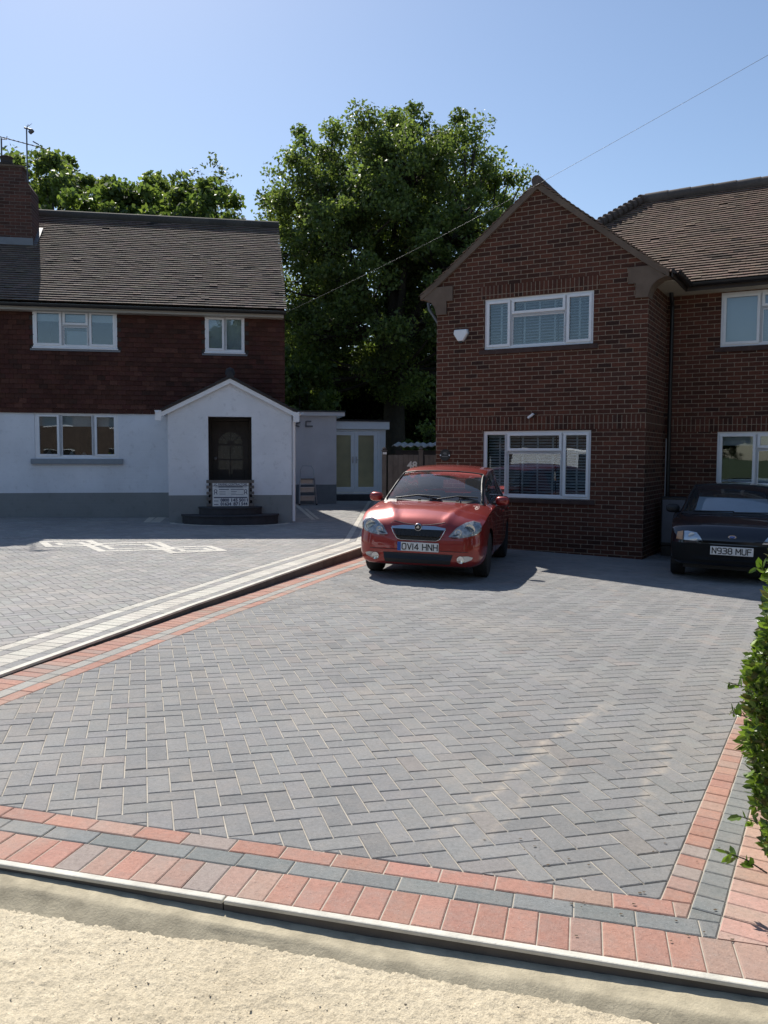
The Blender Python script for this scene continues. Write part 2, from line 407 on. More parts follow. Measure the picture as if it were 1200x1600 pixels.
LI = off_poly(KP, -.41)      # inner edge of the left border of the right drive
def clipR(p):
    cx = sum(a[0] for a in p)/4; cy = sum(a[1] for a in p)/4
    if cx < -3.3 or cx > 9 or cy > 17 or cy < 2: return None
    g = Vector((cx, cy))
    if g.y > 14.2 and cx < 4 and cx > .9+ (g.y-14.2)*.0 and ((g-Vector((.7, 15.4))).dot(Vector((.483, .875))) > .3): return None
    if (g-N0).dot(RN) > .2 or (g-N0).dot(NN) < -.2: return None
    p = line_clip(p, N0, RN, True)
    if len(p) >= 3: p = line_clip(p, N0, NN, False)
    if len(p) >= 3: p = seg_clip(p, LI, -1)
    return p
mb = MB(); herring(mb, R_(16.2), (0, 0), -40, 130, -10, 180, clipR, zR, charcoal)
# border courses on the right drive
def course(mb, p0, d, n, L, wdt, length, colf, zf, clips=(), start=0):
    # p0 start, d along, n across; bricks 'length' along, 'wdt' across
    k = 0; x = start
    while x < L:
        a = p0+d*x; b = p0+d*(x+length); q = [a, b, b+n*wdt, a+n*wdt]; q = ccw([(v.x, v.y) for v in q])
        for (cp, cn, neg) in clips:
            if len(q) >= 3: q = line_clip(q, cp, cn, neg)
        if len(q) >= 3: paver(mb, q, zf, colf())
        x += length
R1 = N0+RN*.1; R2 = N0+RN*.2; R4 = N0+RN*.4
NA = N0-NDIR*3.6
course(mb, NA, NDIR, -NN, 6, .1, .2, red, zR, [(R1, RN, True)], .04)
course(mb, NA-NN*.1, NDIR, -NN, 6, .1, .2, grey, zR, [(R2, RN, True)], .11)
course(mb, NA-NN*.2, NDIR, -NN, 6, .2, .1, red, zR)
course(mb, N0, RDIR, RN, 9, .1, .1, red, zR, [(N0, NN, False)])
course(mb, N0+RN*.1, RDIR, RN, 9, .1, .1, grey, zR, [(N0-NN*.1, NN, False)], -.1)
pk = lambda: jig((.52, .33, .26), .1, .05)
for k in range(5):
    course(mb, N0+RN*(.2+.2*k)-RDIR*.3, RDIR, RN, 9, .2, .1, pk, zR, [(N0-NN*.2, NN, False)], -.1)
def course_poly(mb, P, d0, d1, length, colf, zf):
    A = off_poly(P, d0); B = off_poly(P, d1)
    # resample by arc length
    def samp(Q, t):
        return None
    acc = [0]
    for a, b in zip(P, P[1:]): acc.append(acc[-1]+math.dist(a, b))
    def pt(Q, s):
        for i in range(len(P)-1):
            if s <= acc[i+1] or i == len(P)-2:
                t = (s-acc[i])/(acc[i+1]-acc[i]); return (Q[i][0]+(Q[i+1][0]-Q[i][0])*t, Q[i][1]+(Q[i+1][1]-Q[i][1])*t)
    s = 0
    while s+length < acc[-1]:
        paver(mb, ccw([pt(A, s), pt(A, s+length), pt(B, s+length), pt(B, s)]), zf, colf()); s += length
course_poly(mb, KP, -.01, -.21, .1, red, zR)
course_poly(mb, KP, -.21, -.31, .2, lambda: jig((.36, .35, .32), .07), zR)
course_poly(mb, KP, -.31, -.41, .2, red, zR)
structure(mb.build('driveway', M['paver']))
# bedding sand showing in the joints
def sheet(name, poly, zf, dz, mat):
    m = MB(); m.face([(x, y, zf(x, y)+dz) for x, y in poly]); return structure(m.build(name, mat))
kr = off_poly(KP, -.012)
rp = [(v.x, v.y) for v in (NA-NN*.4, N0+NDIR*6-NN*.4)]
sheet('driveway_joint_sand', [rp[0], rp[1], (14, 2.0), (14, 18), (.12, 18)]+[p for p in reversed(kr) if p[1] < 18], zR, -.0045, M['joint'])
# left drive
LB = off_poly(KP, .555)
def clipL(p):
    cx = sum(a[0] for a in p)/4; cy = sum(a[1] for a in p)/4
    if cx > .2 or cy < 4.2: return None
    if cx < -12 or cy > 25.2: return None
    if cy > 18.9+(cx+2.2)*.17 and cx < -2.3: return None
    if cx < -.6*cy-1: return None
    return seg_clip(p, LB, 1)
mb = MB(); herring(mb, R_(35), (-6, 10), -130, 170, -150, 170, clipL, zL, leftgrey)
course_poly(mb, KP, .055, .155, .2, leftgrey, zL)
course_poly(mb, KP, .155, .355, .1, cream, zL)
course_poly(mb, KP, .355, .455, .2, leftgrey, zL)
course_poly(mb, KP, .455, .555, .2, cream, zL)
structure(mb.build('neighbour_driveway', M['paver']))
# cream inlay of three linked squares, flush blocks laid proud by 2 mm
mb = MB()
def q2(px, py): return Vector(on(px, py, PL))
INL = 0
def inlay(corners, w_=.12):
    global INL
    c = [q2(*p) for p in corners]; n = len(c)
    for i in range(n):
        a, b = c[i], c[(i+1) % n]; d = (b-a); L = d.length; d = d/L; nn = Vector((-d.y, d.x))
        INL += 1; k = -w_*.4; L += w_*.4
        while k < L-.01:
            e = min(L, k+.2); P0 = a+d*k; P1 = a+d*e
            paver(mb, ccw([(v.x, v.y) for v in (P0-nn*w_/2, P1-nn*w_/2, P1+nn*w_/2, P0+nn*w_/2)]), lambda x, y: zL(x, y)+.0035+.0006*(INL % 5), (.66, .63, .56), rise=0); k += .2
s_ = 340/1200
def Z_(l): return [(40+x*s_, 830+y*s_) for x, y in l]
inlay(Z_([(95, 60), (350, 54), (415, 80), (130, 86)])); inlay(Z_([(175, 67), (300, 63), (340, 72), (200, 77)]), .09)
inlay(Z_([(330, 72), (725, 62), (810, 100), (425, 112)])); inlay(Z_([(430, 80), (665, 73), (730, 92), (480, 100)]), .10)
inlay(Z_([(740, 92), (1010, 84), (1090, 108), (820, 120)])); inlay(Z_([(845, 99), (985, 95), (1025, 105), (875, 110)]), .09)
# bands at the porch and the house foot, half circle round the steps
def band(pts, w_=.1):
    for (a, b) in zip(pts, pts[1:]):
        a, b = Vector(a), Vector(b); d = b-a; L = d.length; d = d/L; nn = Vector((-d.y, d.x))
        paver(mb, ccw([(v.x, v.y) for v in (a-nn*w_/2, b-nn*w_/2, b+nn*w_/2, a+nn*w_/2)]), lambda x, y: zL(x, y)+.0035, cream())
band([on(459, 786, PL), on(490, 812, PL)]); band([on(470, 788, PL), on(497, 812, PL)], .08)
band([on(229, 816, PL), on(240, 806, PL)], .13); band([on(242, 816, PL), on(256, 806, PL)], .2)
LA = R_(9.8); LU = Vector((math.cos(LA), math.sin(LA))); LV = Vector((-LU.y, LU.x))
PORO = Vector((-1.885, 16.97)); stc = PORO+LU*(-1.23)
arc = []
for k in range(25):
    a = math.pi*(1+k/24); arc.append(tuple(stc+LU*(1.15*math.cos(a))+LV*(.62*math.sin(a))))
for a, b in zip(arc, arc[1:]): band([a, b], .1)
structure(mb.build('paving_inlay', M['paver']))
sheet('neighbour_driveway_joint_sand', [p for p in off_poly(KP, .03)]+[(-16, 27), (-16, 3.0)], zL, -.0045, plain('grey_joint_sand', (.22, .21, .19), .95, bump=0))
# raised kerb between the two drives
mb = MB(); KI = off_poly(KP, .05); KO = KP
for i in range(len(KP)-1):
    a, b, c, d = KO[i], KO[i+1], KI[i+1], KI[i]
    mb.add([(p[0], p[1], zL(*p)+.006) for p in (a, b, c, d)]+[(p[0], p[1], zL(*p)-.012) for p in (a, b, c, d)],
           [(0, 1, 2, 3), (0, 4, 5, 1), (2, 6, 7, 3)])
structure(mb.build('kerb_strip', M['concrete']))
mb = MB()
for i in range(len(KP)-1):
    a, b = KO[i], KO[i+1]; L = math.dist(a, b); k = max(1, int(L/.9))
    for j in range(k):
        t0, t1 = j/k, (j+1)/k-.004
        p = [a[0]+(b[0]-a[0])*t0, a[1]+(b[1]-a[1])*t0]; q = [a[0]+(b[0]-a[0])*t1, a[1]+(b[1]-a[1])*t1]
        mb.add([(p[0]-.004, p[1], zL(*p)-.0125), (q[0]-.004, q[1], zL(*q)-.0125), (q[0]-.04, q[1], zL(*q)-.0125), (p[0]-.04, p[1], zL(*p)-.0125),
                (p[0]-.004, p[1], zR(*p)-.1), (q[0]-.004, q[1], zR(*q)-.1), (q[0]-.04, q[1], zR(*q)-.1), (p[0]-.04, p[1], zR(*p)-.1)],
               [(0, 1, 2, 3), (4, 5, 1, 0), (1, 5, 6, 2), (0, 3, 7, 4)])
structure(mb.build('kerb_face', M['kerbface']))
# front edging strip in 0.9 m lengths, mortar haunch, sandy road
E0 = NA-NN*.405
mb = MB(); mb2 = MB(); k = -1.454
while k < 8:
    sag = lambda x: .004*math.sin(x*1.3)
    for (a, b) in ((k, k+1.81),):
        P = [E0+NDIR*a, E0+NDIR*b, E0+NDIR*b-NN*.033, E0+NDIR*a-NN*.033]
        top = [(p.x, p.y, zR(p.x, p.y)+.003+sag(a)) for p in P]; bot = [(p.x, p.y, zR(p.x, p.y)-.14) for p in P]
        lo = [(x, y, z-.013) for x, y, z in top]
        mb.add(lo+top, [(4, 5, 6, 7), (0, 1, 5, 4), (1, 2, 6, 5), (2, 3, 7, 6), (3, 0, 4, 7)][:5])
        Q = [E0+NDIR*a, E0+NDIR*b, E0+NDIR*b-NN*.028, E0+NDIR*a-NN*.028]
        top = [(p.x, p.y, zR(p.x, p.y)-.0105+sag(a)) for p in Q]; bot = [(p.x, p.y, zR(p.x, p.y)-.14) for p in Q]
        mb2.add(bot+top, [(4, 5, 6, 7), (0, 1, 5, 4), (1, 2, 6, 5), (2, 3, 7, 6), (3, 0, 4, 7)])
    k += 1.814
structure(mb.build('edging_kerb', M['concrete'], bevel=.005)); structure(mb2.build('edging_face', M['kerbface']))  # edging face in a dark colour that stands in for its shade
mb = MB(); nx = 260; ny = 14; V = []; 
for j in range(ny+1):
    for i in range(nx+1):
        x = -.9+9*i/nx; t = j/ny; y = .029+t*.143
        p = E0+NDIR*x-NN*y
        wv = .02*math.sin(x*2.3)+.012*math.sin(x*7+1)+.006*math.sin(x*19)
        h = -.018-.016*min(1, max(0, (x-.2)/2.4))-.006*math.sin(x*2.1+2)-.022*t**1.5+random.uniform(-.001, .001)
        if t > .5: h -= max(0, t-.55-wv*5)*.06
        V.append((p.x, p.y, zR(p.x, p.y)+h))
mb.add(V, [(j*(nx+1)+i, (j+1)*(nx+1)+i, (j+1)*(nx+1)+i+1, j*(nx+1)+i+1) for j in range(ny) for i in range(nx)])
structure(mb.build('kerb_haunch', M['haunch'], smooth=True))
# sandy road: finely displaced near the camera, plain sheet beyond
from mathutils import noise as mn
nx, ny = 620, 330; V = []
for j in range(ny+1):
    for i in range(nx+1):
        x = -.6+4.6*i/nx; y = .12+2.4*j/ny
        p = E0+NDIR*x-NN*y
        e = min(1, i/4, (nx-i)/4, (ny-j)/4)
        h = .005*mn.noise((x*2.2, y*2.2, 0))+.0035*mn.noise((x*13, y*13, 3))+.007*max(0, mn.noise((x*45, y*45, 5))-.05)+.0055*mn.noise((x*100, y*100, 9))
        V.append((p.x, p.y, zR(p.x, p.y)-.072+h*e))
m = MB(); m.add(V, [(j*(nx+1)+i, (j+1)*(nx+1)+i, (j+1)*(nx+1)+i+1, j*(nx+1)+i+1) for j in range(ny) for i in range(nx)])
structure(m.build('road', M['sand'], smooth=True))
# loose grit lying on the sandy surface
NG = 5200; sx_ = rng.random(NG)*4.4-.5; sy_ = .20+2.0*rng.random(NG)**1.3; rr_ = .0015+.0028*rng.random(NG)**3
gp_ = np.stack([E0.x+NDIR.x*sx_-NN.x*sy_, E0.y+NDIR.y*sx_-NN.y*sy_], 1); gz_ = PR[0]+PR[1]*gp_[:, 0]+PR[2]*gp_[:, 1]-.070+rr_*.3
ctr_ = np.concatenate([gp_, gz_[:, None]], 1)
ax_ = [np.array(v, float) for v in ((1, 0, 0), (0, 1, 0), (-1, 0, 0), (0, -1, 0), (0, 0, .5), (0, 0, -.5))]
jv_ = [ctr_+(a_*(.7+.6*rng.random((NG, 1)))+.25*rng.normal(size=(NG, 3)))*rr_[:, None] for a_ in ax_]
V_ = np.stack([np.stack([jv_[i], jv_[j], jv_[k]], 1) for i, j, k in ((0, 1, 4), (1, 2, 4), (2, 3, 4), (3, 0, 4), (1, 0, 5), (2, 1, 5), (3, 2, 5), (0, 3, 5))], 1).reshape(-1, 3, 3)
gc_ = np.array([(.70, .61, .45), (.62, .54, .40), (.74, .65, .50), (.50, .43, .33)])[rng.integers(0, 4, NG)]
gr_ = raw('grit', V_, 3, tint_mat('grit_stone', 80, .2), None, np.repeat(gc_, 8, 0)); tag(gr_, 'loose sandy grit scattered over the pale road along the bottom edge', 'grit', kind='stuff')
A_ = E0-NDIR*30-NN*.3; B_ = E0+NDIR*40-NN*.3
m = MB(); m.face([(A_.x, A_.y, zR(0, 2.4)-.14), (A_.x, -14, -.135), (B_.x, -14, -.135), (B_.x, B_.y, zR(0, 2.4)-.125)])
structure(m.build('carriageway', plain('asphalt', (.075, .075, .075), .95, var=.25, scale=3, bump=.5)))  # unseen dark asphalt added behind the camera to cut bounce onto the walls
mb = MB(); g = 900
mb.face([(-g, -g, -.45), (g, -g, -.45), (g, g, -.45), (-g, g, -.45)]); structure(mb.build('ground', M['grass']))
m = MB(); m.face([(-30, 18, zL(-6, 22)-.12), (8, 18, .0), (8, 60, .0), (-30, 60, .1)]); structure(m.build('garden', M['grass']))
# ---------------------------------------------------------------- building helpers
def wall(name, mat, parent, outline, holes=(), y=0, thick=.25, reveal=.11, axis='x', flip=False, back=True):
    """wall in its own plane: outline convex ccw in (u,z); axis 'x': u=x at depth y, axis 'y': u=y at x=y(depth)"""
    us = sorted({p[0] for p in outline} | {h[i] for h in holes for i in (0, 1)})
    zs = sorted({p[1] for p in outline} | {h[i] for h in holes for i in (2, 3)})
    mb = MB(); P = (lambda u, z, d: (u, y+d, z)) if axis == 'x' else (lambda u, z, d: (y+d, u, z))
    out = ccw(list(outline))
    for i in range(len(us)-1):
        for j in range(len(zs)-1):
            cu, cz = (us[i]+us[i+1])/2, (zs[j]+zs[j+1])/2
            if any(h[0] < cu < h[1] and h[2] < cz < h[3] for h in holes): continue
            q = clip_convex([(us[i], zs[j]), (us[i+1], zs[j]), (us[i+1], zs[j+1]), (us[i], zs[j+1])], out)
            if len(q) < 3: continue
            f = [P(u, z, 0) for u, z in q]
            mb.face(f if not flip else f[::-1])
    for h in holes:
        u0, u1, z0, z1 = h; r = reveal
        for a, b in (((u0, z0), (u0, z1)), ((u0, z1), (u1, z1)), ((u1, z1), (u1, z0)), ((u1, z0), (u0, z0))):
            mb.face([P(*a, 0), P(*b, 0), P(*b, r), P(*a, r)])
    return mb.build(name, mat, parent)
def window(parent, u0, u1, z0, z1, lights, y=.03, fw=.05, sill=None, blind=None, mat='pvc', sash=.045, sillmat='pvc', cill_mat=None, pos=None, depth=.06):
    """frame facing -y at depth y; lights = [(u0,u1,z0,z1,opening)] in fractions"""
    mb = MB(); W, H = u1-u0, z1-z0; e = .0015
    mb.box(u0, u1, y, y+depth, z0, z0+fw); mb.box(u0, u1, y, y+depth, z1-fw, z1)
    mb.box(u0, u0+fw, y+e, y+depth, z0+fw, z1-fw); mb.box(u1-fw, u1, y+e, y+depth, z0+fw, z1-fw)
    f = None; panes = []
    for L in lights:
        a, b, c, d = u0+L[0]*W, u0+L[1]*W, z0+L[2]*H, z0+L[3]*H
        for (x0, x1, k) in ((a, a, 0), (b, b, 0)):
            if u0+.02 < x0 < u1-.02: mb.box(x0-fw*.5, x0+fw*.5, y+e*2, y+depth, max(c, z0+fw), min(d, z1-fw))
        for zz in (c, d):
            if z0+.02 < zz < z1-.02: mb.box(a+fw*.5, b-fw*.5, y+e*3, y+depth, zz-fw*.5, zz+fw*.5)
        a2 = a+(fw if abs(a-u0) < .02 else fw*.5); b2 = b-(fw if abs(b-u1) < .02 else fw*.5)
        c2 = c+(fw if abs(c-z0) < .02 else fw*.5); d2 = d-(fw if abs(d-z1) < .02 else fw*.5)
        if L[4]:
            s = sash; yy = y-.014
            a2 -= .012; b2 += .012; c2 -= .012; d2 += .012
            mb.box(a2, b2, yy, y+.03, c2, c2+s); mb.box(a2, b2, yy, y+.03, d2-s, d2)
            mb.box(a2, a2+s, yy+e, y+.03, c2+s, d2-s); mb.box(b2-s, b2, yy+e, y+.03, c2+s, d2-s)
            g = (a2+s, b2-s, c2+s, d2-s)
        else:
            s = .014; mb.box(a2, b2, y+.012, y+.03, c2, c2+s); mb.box(a2, b2, y+.012, y+.03, d2-s, d2)
            mb.box(a2, a2+s, y+.012+e, y+.03, c2+s, d2-s); mb.box(b2-s, b2, y+.012+e, y+.03, c2+s, d2-s)
            g = (a2+s, b2-s, c2+s, d2-s)
        panes.append(g)
    f = mb.build('window', M[mat], parent, bevel=.003)
    for g in panes:
        p = MB(); p.box(g[0]-.005, g[1]+.005, y+.024, y+.034, g[2]-.005, g[3]+.005); p.build('pane', M['glass'], f)
    if sill:
        s = MB(); s.box(u0-sill[0], u1+sill[0], y-sill[1], y+.03, z0-sill[2], z0-.002); s.build('sill', M[sillmat], f, bevel=.006)
    # room behind
    r = MB(); a, b, c, d, y0, y1 = u0+.02, u1-.02, z0+.02, z1-.02, y+depth+.002, y+1.6
    r.face([(a, y1, c), (b, y1, c), (b, y1, d), (a, y1, d)]); r.face([(a, y0, c), (a, y1, c), (a, y1, d), (a, y0, d)]); r.face([(b, y0, c), (b, y1, c), (b, y1, d), (b, y0, d)])
    r.face([(a, y0, c), (b, y0, c), (b, y1, c), (a, y1, c)]); r.face([(a, y0, d), (b, y0, d), (b, y1, d), (a, y1, d)])
    r.build('room', M['room'], f)
    if blind == 'venetian':
        s = MB(); n = int((z1-z0-.08)/.05); yb = y+.14
        for k in range(n):
            z = z0+.05+k*.05
            for g0, g1 in ((u0+.05, (u0*2+u1)/3-.01), ((u0*2+u1)/3+.01, (u0+2*u1)/3-.01), ((u0+2*u1)/3+.01, u1-.05)):
                s.add([(g0, yb-.018, z-.013), (g1, yb-.018, z-.013), (g1, yb+.018, z+.016), (g0, yb+.018, z+.016)], [(0, 1, 2, 3)])
        for fx in (.14, .36, .5, .64, .86):
            x = u0+(u1-u0)*fx; s.box(x-.016, x+.016, yb-.026, yb-.024, z0+.04, z1-.04)
        s.box(u0+.04, u1-.04, yb-.03, yb+.03, z1-.09, z1-.045)
        s.build('blind', M['blinds'], f)
    if blind == 'roller' or (isinstance(blind, tuple) and blind[0] == 'roller'):
        k = blind[1] if isinstance(blind, tuple) else .3
        s = MB(); s.box(u0+.05, u1-.05, y+.12, y+.125, z1-(z1-z0)*k, z1-.04); s.build('blind', M['blinds'], f)
    return f
def tiles(name, mat, parent, O, S, T, Nn, poly, w_=.165, gauge=.1, th=.013, lift=.031, base=0, cols=None, holes=(), skew=.0016, gap=.003, miss=.004, parent_b=None):
    """plain tiles clipped to poly (s,t)"""
    O, S, T, Nn = Vector(O), Vector(S).normalized(), Vector(T).normalized(), Vector(Nn).normalized()
    poly = ccw(poly); mb = MB()
    s0, s1 = min(p[0] for p in poly), max(p[0] for p in poly); t0, t1 = min(p[1] for p in poly), max(p[1] for p in poly)
    r = 0; t = t0
    while t < t1:
        off = (r % 2)*w_/2; k = math.floor((s0-off)/w_)
        while k*w_+off < s1:
            a = k*w_+off+gap/2; b = a+w_-gap; k += 1
            j = random.uniform(-skew, skew); jj = random.uniform(-.002, .002)
            q = [(a, t+j), (b, t+j+jj), (b, t+gauge+.012), (a, t+gauge+.012)]
            if any(h[0] < (a+b)/2 < h[1] and h[2] < t+gauge/2 < h[3] for h in holes): continue
            q = clip_convex(q, poly)
            if len(q) < 3 or abs(area(q)) < 2e-4: continue
            q = ccw(q); up = random.uniform(-.0015, .0025); ds = random.uniform(-.008, .008)
            if random.random() < .02: up += random.uniform(.003, .008)
            if random.random() < miss: up -= .013
            H = lambda p: base+lift-(p[1]-t)/gauge*(lift-.010)+up+ds*(p[0]-(a+b)/2)*.5
            c = cols() if cols else None
            mb.prism(q, lambda s, tt: O+S*s+T*tt+Nn*(H((s, tt))-th), lambda s, tt: O+S*s+T*tt+Nn*H((s, tt)), c)
        t += gauge; r += 1
    return mb.build(name, mat, parent)
def tilecol_roof():
    r = random.random()
    if r < .025: return jig((.08, .055, .042), .2)
    if r < .2: return jig((.17, .115, .085), .12)
    return jig((.225, .152, .112), .12, .05)
def tilecol_left():
    r = random.random()
    if r < .02: return jig((.06, .05, .045), .2)
    return jig((.195, .150, .122), .16, .06)
def tilecol_hung():
    r = random.random()
    if r < .08: return jig((.065, .030, .022), .15)
    if r < .2: return jig((.118, .050, .036), .15)
    return jig((.086, .034, .025), .18, .06)
# ================================================================ RIGHT HOUSE (brick, gabled bay)
RA = R_(-28.9)
rh = empty('brick_house', (4.2, 13.45, -.19), RA)
tag(rh, 'dark red brick house with a front gable and white windows, dark car parked before it', 'house')
zb = .19                                # local z = world z + zb
GW = 3.72; E1 = 4.55+zb; AP = 6.02+zb; EZM = 4.45+zb; KZ = 4.37+zb   # bay width, wall height at the corner, apex
W2 = (-2.80, -.875, 3.37+zb, 4.24+zb); W1 = (-2.80, -.875, .785+zb, 1.945+zb)
slope = (AP-E1)/(GW/2)
wall('wall', M['brick'], rh, [(-GW, -.5), (0, -.5), (0, E1), (-GW/2, AP), (-GW, E1)], [W2, W1])
wall('wall', M['brick_side'], rh, [(0, -.5), (1.6, -.5), (1.6, E1-.02), (0, E1)], y=0, axis='y', flip=False)
wall('wall', M['brick_side'], rh, [(0, -.5), (8.2, -.5), (8.2, E1), (0, E1)], y=-GW, axis='y', flip=True)
MV = 1.6
MW2 = (.885, 2.9, 3.385+zb, 4.30+zb); MW1 = (.885, 2.9, 1.0+zb, 1.94+zb)
wall('wall', M['brick'], rh, [(0, -.5), (9, -.5), (9, EZM+.02), (0, EZM+.02)], [MW2, MW1], y=MV)
wall('wall', M['brick'], rh, [(-GW, -.5), (9, -.5), (9, EZM), (-GW, EZM)], y=8.2, flip=True)
# soldier courses
mb = MB(); sz0, sz1 = 1.962+zb, 2.185+zb
mb.box(-GW-.003, .003, -.004, .02, sz0, sz1); mb.box(-2.88, -.79, -.004, .02, 4.243+zb, 4.465+zb); mb.box(.006, 9, MV-.004, MV+.02, sz0-.02, sz1-.02)
mb.build('soldier_course', M['soldier'], rh)
mb = MB(); mb.box(-.02, .0045, .021, MV-.01, sz0, sz1); mb.build('soldier_course', M['soldier_side'], rh)
# plinth-like brick sills
sillm = plain('sill_brick', (.075, .045, .038), .9, var=.3, scale=8)
for Wd, yy in ((W2, 0), (W1, 0), (MW1, MV), (MW2, MV)):
    mb = MB(); mb.box(Wd[0]-.08, Wd[1]+.08, yy-.03, yy+.08, Wd[2]-.085, Wd[2]-.012); mb.build('brick_sill', sillm, rh)
L3 = [(0, .25, 0, 1, True), (.25, .755, 0, .66, False), (.25, .755, .66, 1, True), (.755, 1, 0, 1, True)]
L3b = [(0, .225, 0, 1, False), (.225, .745, 0, .69, False), (.225, .745, .69, 1, True), (.745, 1, 0, 1, True)]
window(rh, *W2, L3, sill=(.01, .03, .03), blind='venetian'); window(rh, *W1, L3b, sill=(.01, .03, .03), blind='venetian')
ML = [(0, .31, 0, 1, True), (.31, .70, 0, .69, False), (.31, .70, .69, 1, True), (.70, 1, 0, 1, True)]
wM2 = window(rh, *MW2, ML, y=MV+.03, sill=(.01, .03, .03), blind=('roller', .97))
wM1 = window(rh, *MW1, ML, y=MV+.03, sill=(.01, .03, .03), blind=('roller', .25))
# gable verge, kneelers
mb = MB(); ov = .31; vy = -.055
def vz(u): return AP-abs(u+GW/2)*slope
for sgn in (-1, 1):
    pts = []
    uend = GW/2+ov
    a = (-GW/2, AP+.115); b = (-GW/2+sgn*uend, AP-uend*slope+.115)
    # slightly swept foot
    n = 10; top = []; bot = []
    for i in range(n+1):
        t = i/n; u = -GW/2+sgn*uend*t; z = AP-uend*t*slope; sw = .05*max(0, t-.75)**2*16
        top.append((u, z+.085+sw)); bot.append((u, z-.03+sw))
    for i in range(n):
        q = [top[i], top[i+1], bot[i+1], bot[i]]
        if sgn < 0: q = q[::-1]
        mb.add([(u, vy, z) for u, z in q]+[(u, .05, z) for u, z in q], [(3, 2, 1, 0), (4, 5, 6, 7), (0, 1, 5, 4), (1, 2, 6, 5), (2, 3, 7, 6), (3, 0, 4, 7)])
mb.build('verge', M['cement'], rh)
mb = MB()
def curve_kneeler(sgn, u0):
    zt = KZ; pr = [(u0-sgn*.32, zt+.13), (u0-sgn*.32, zt-.10), (u0-sgn*.20, zt-.10), (u0-sgn*.20, zt-.33), (u0+sgn*.0, zt-.33)]
    for k in range(9):
        a = math.pi/2*k/8; pr.append((u0+sgn*(.31-.31*math.cos(a)), zt-.33+.30*math.sin(a)))
    pr.append((u0+sgn*.31, zt-.02+.02)); 
    return pr
for sgn, u0 in ((1, 0), (-1, -GW)):
    mb = MB(); pr = curve_kneeler(sgn, u0)
    # split into convex strips along u
    xs = sorted({round(p[0], 4) for p in pr})
    zt = KZ
    def lower(u):
        d = (u-u0)*sgn
        if d < -.20: return zt-.10
        if d < 0: return zt-.33
        c = 1-d/.31; c = max(-1, min(1, c)); return zt-.33+.30*math.sin(math.acos(c))
    for i in range(len(xs)-1):
        a, b = xs[i], xs[i+1]; la, lb = lower(a+1e-5), lower(b-1e-5)
        ua, ub = min(vz(a)+.0, zt+.16), min(vz(b)+.0, zt+.16)
        if ua <= la: ua = la+.01
        if ub <= lb: ub = lb+.01
        V = [(a, -.045, la), (b, -.045, lb), (b, -.045, ub), (a, -.045, ua)]; dp = .02 if (a+b)/2*1 else .02
        dd = .30 if ((a+b)/2-u0)*sgn > 0 else .01
        V += [(x, dd, z) for x, _, z in V]
        mb.add(V, [(0, 1, 2, 3), (7, 6, 5, 4), (0, 4, 5, 1), (3, 2, 6, 7), (0, 3, 7, 4), (1, 5, 6, 2)])
    mb.build('kneeler', M['cement'], rh)
# bay roof tiles (two slopes) running back into the main roof
sa = math.atan(slope); EZ = E1+.02
for sgn in (-1, 1):
    S = (0, 1, 0) if sgn > 0 else (0, 1, 0)
    T = Vector((-sgn*math.cos(sa), 0, math.sin(sa))); Nn = Vector((sgn*math.sin(sa), 0, math.cos(sa)))
    eu = GW/2+.33; O = Vector((-GW/2+sgn*eu, -.06, AP-eu*slope+.088)); L = eu/math.cos(sa)
    back = 4.4
    tiles('roof', M['rtile'], rh, O, S, T, Nn, [(0, 0), (1.5, 0), (back, L), (0, L)], cols=tilecol_roof)
    m = MB(); m.face([O+Vector(S)*s+T*t-Nn*.012 for s, t in ((.02, .02), (1.5, .02), (back, L), (.02, L))]); m.build('roof_underlay', M['wood_dark'], rh)
mb = MB(); u = -GW/2
for k in range(14):
    y0 = -.09+k*.31
    mb.tube([(u, y0, AP+.095), (u, y0+.32, AP+.105)], [.088, .084], 12, jig((.13, .10, .085), .15))
mb.build('ridge_tile', M['rtile'], rh, smooth=40)
# main roof: front slope and hip
ez = EZM+.01; ev = MV-.30; rv = 4.55; rz = 6.88+zb; msl = math.atan2(rz-ez, rv-ev); hipu = -1.0; LH = math.hypot(rz-ez, rv-ev)
eL = -GW-.10
O = Vector((0, ev, ez)); T = Vector((0, math.cos(msl), math.sin(msl))); Nn = Vector((0, -math.sin(msl), math.cos(msl)))
# start right of the bay valley: keep whole slope, bay roof sits over it
tiles('roof', M['rtile'], rh, O, (1, 0, 0), T, Nn, [(-.05, 0), (9.2, 0), (9.2, LH), (hipu, LH), (-2.4, LH*.56)], cols=tilecol_roof, miss=.006)
m = MB(); m.face([O+Vector((s, 0, 0))+T*t-Nn*.012 for s, t in ((.0, 0), (9.2, 0), (9.2, LH), (hipu, LH), (-2.4, LH*.56))]); m.build('roof_underlay', M['wood_dark'], rh)
m = MB()   # hip end, rear slope
m.face([(hipu, rv, rz), (eL, ev, ez), (eL, 8.5, ez)]); m.face([(hipu, rv, rz), (eL, 8.5, ez), (9.2, 8.5, ez), (9.2, rv, rz)]); m.build('roof', M['rtile'], rh)
mb = MB()
a = Vector((hipu, rv, rz+.02)); b = Vector((eL, ev, ez)); d = (b-a).normalized(); k = 0.0
while k < 3.4:
    p = a+d*k; q = a+d*(k+.20)
    mb.tube([p+Vector((0, 0, .05)), q+Vector((0, 0, .075))], [.055, .12], 10, jig((.15, .115, .095), .2)); k += .14
k = 0
while k < 9:
    mb.tube([(hipu-.05+k, rv, rz+.02), (hipu+.42+k, rv, rz+.028)], [.13, .135], 12, jig((.14, .115, .10), .2)); k += .44
mb.build('ridge_tile', M['rtile'], rh, smooth=40)
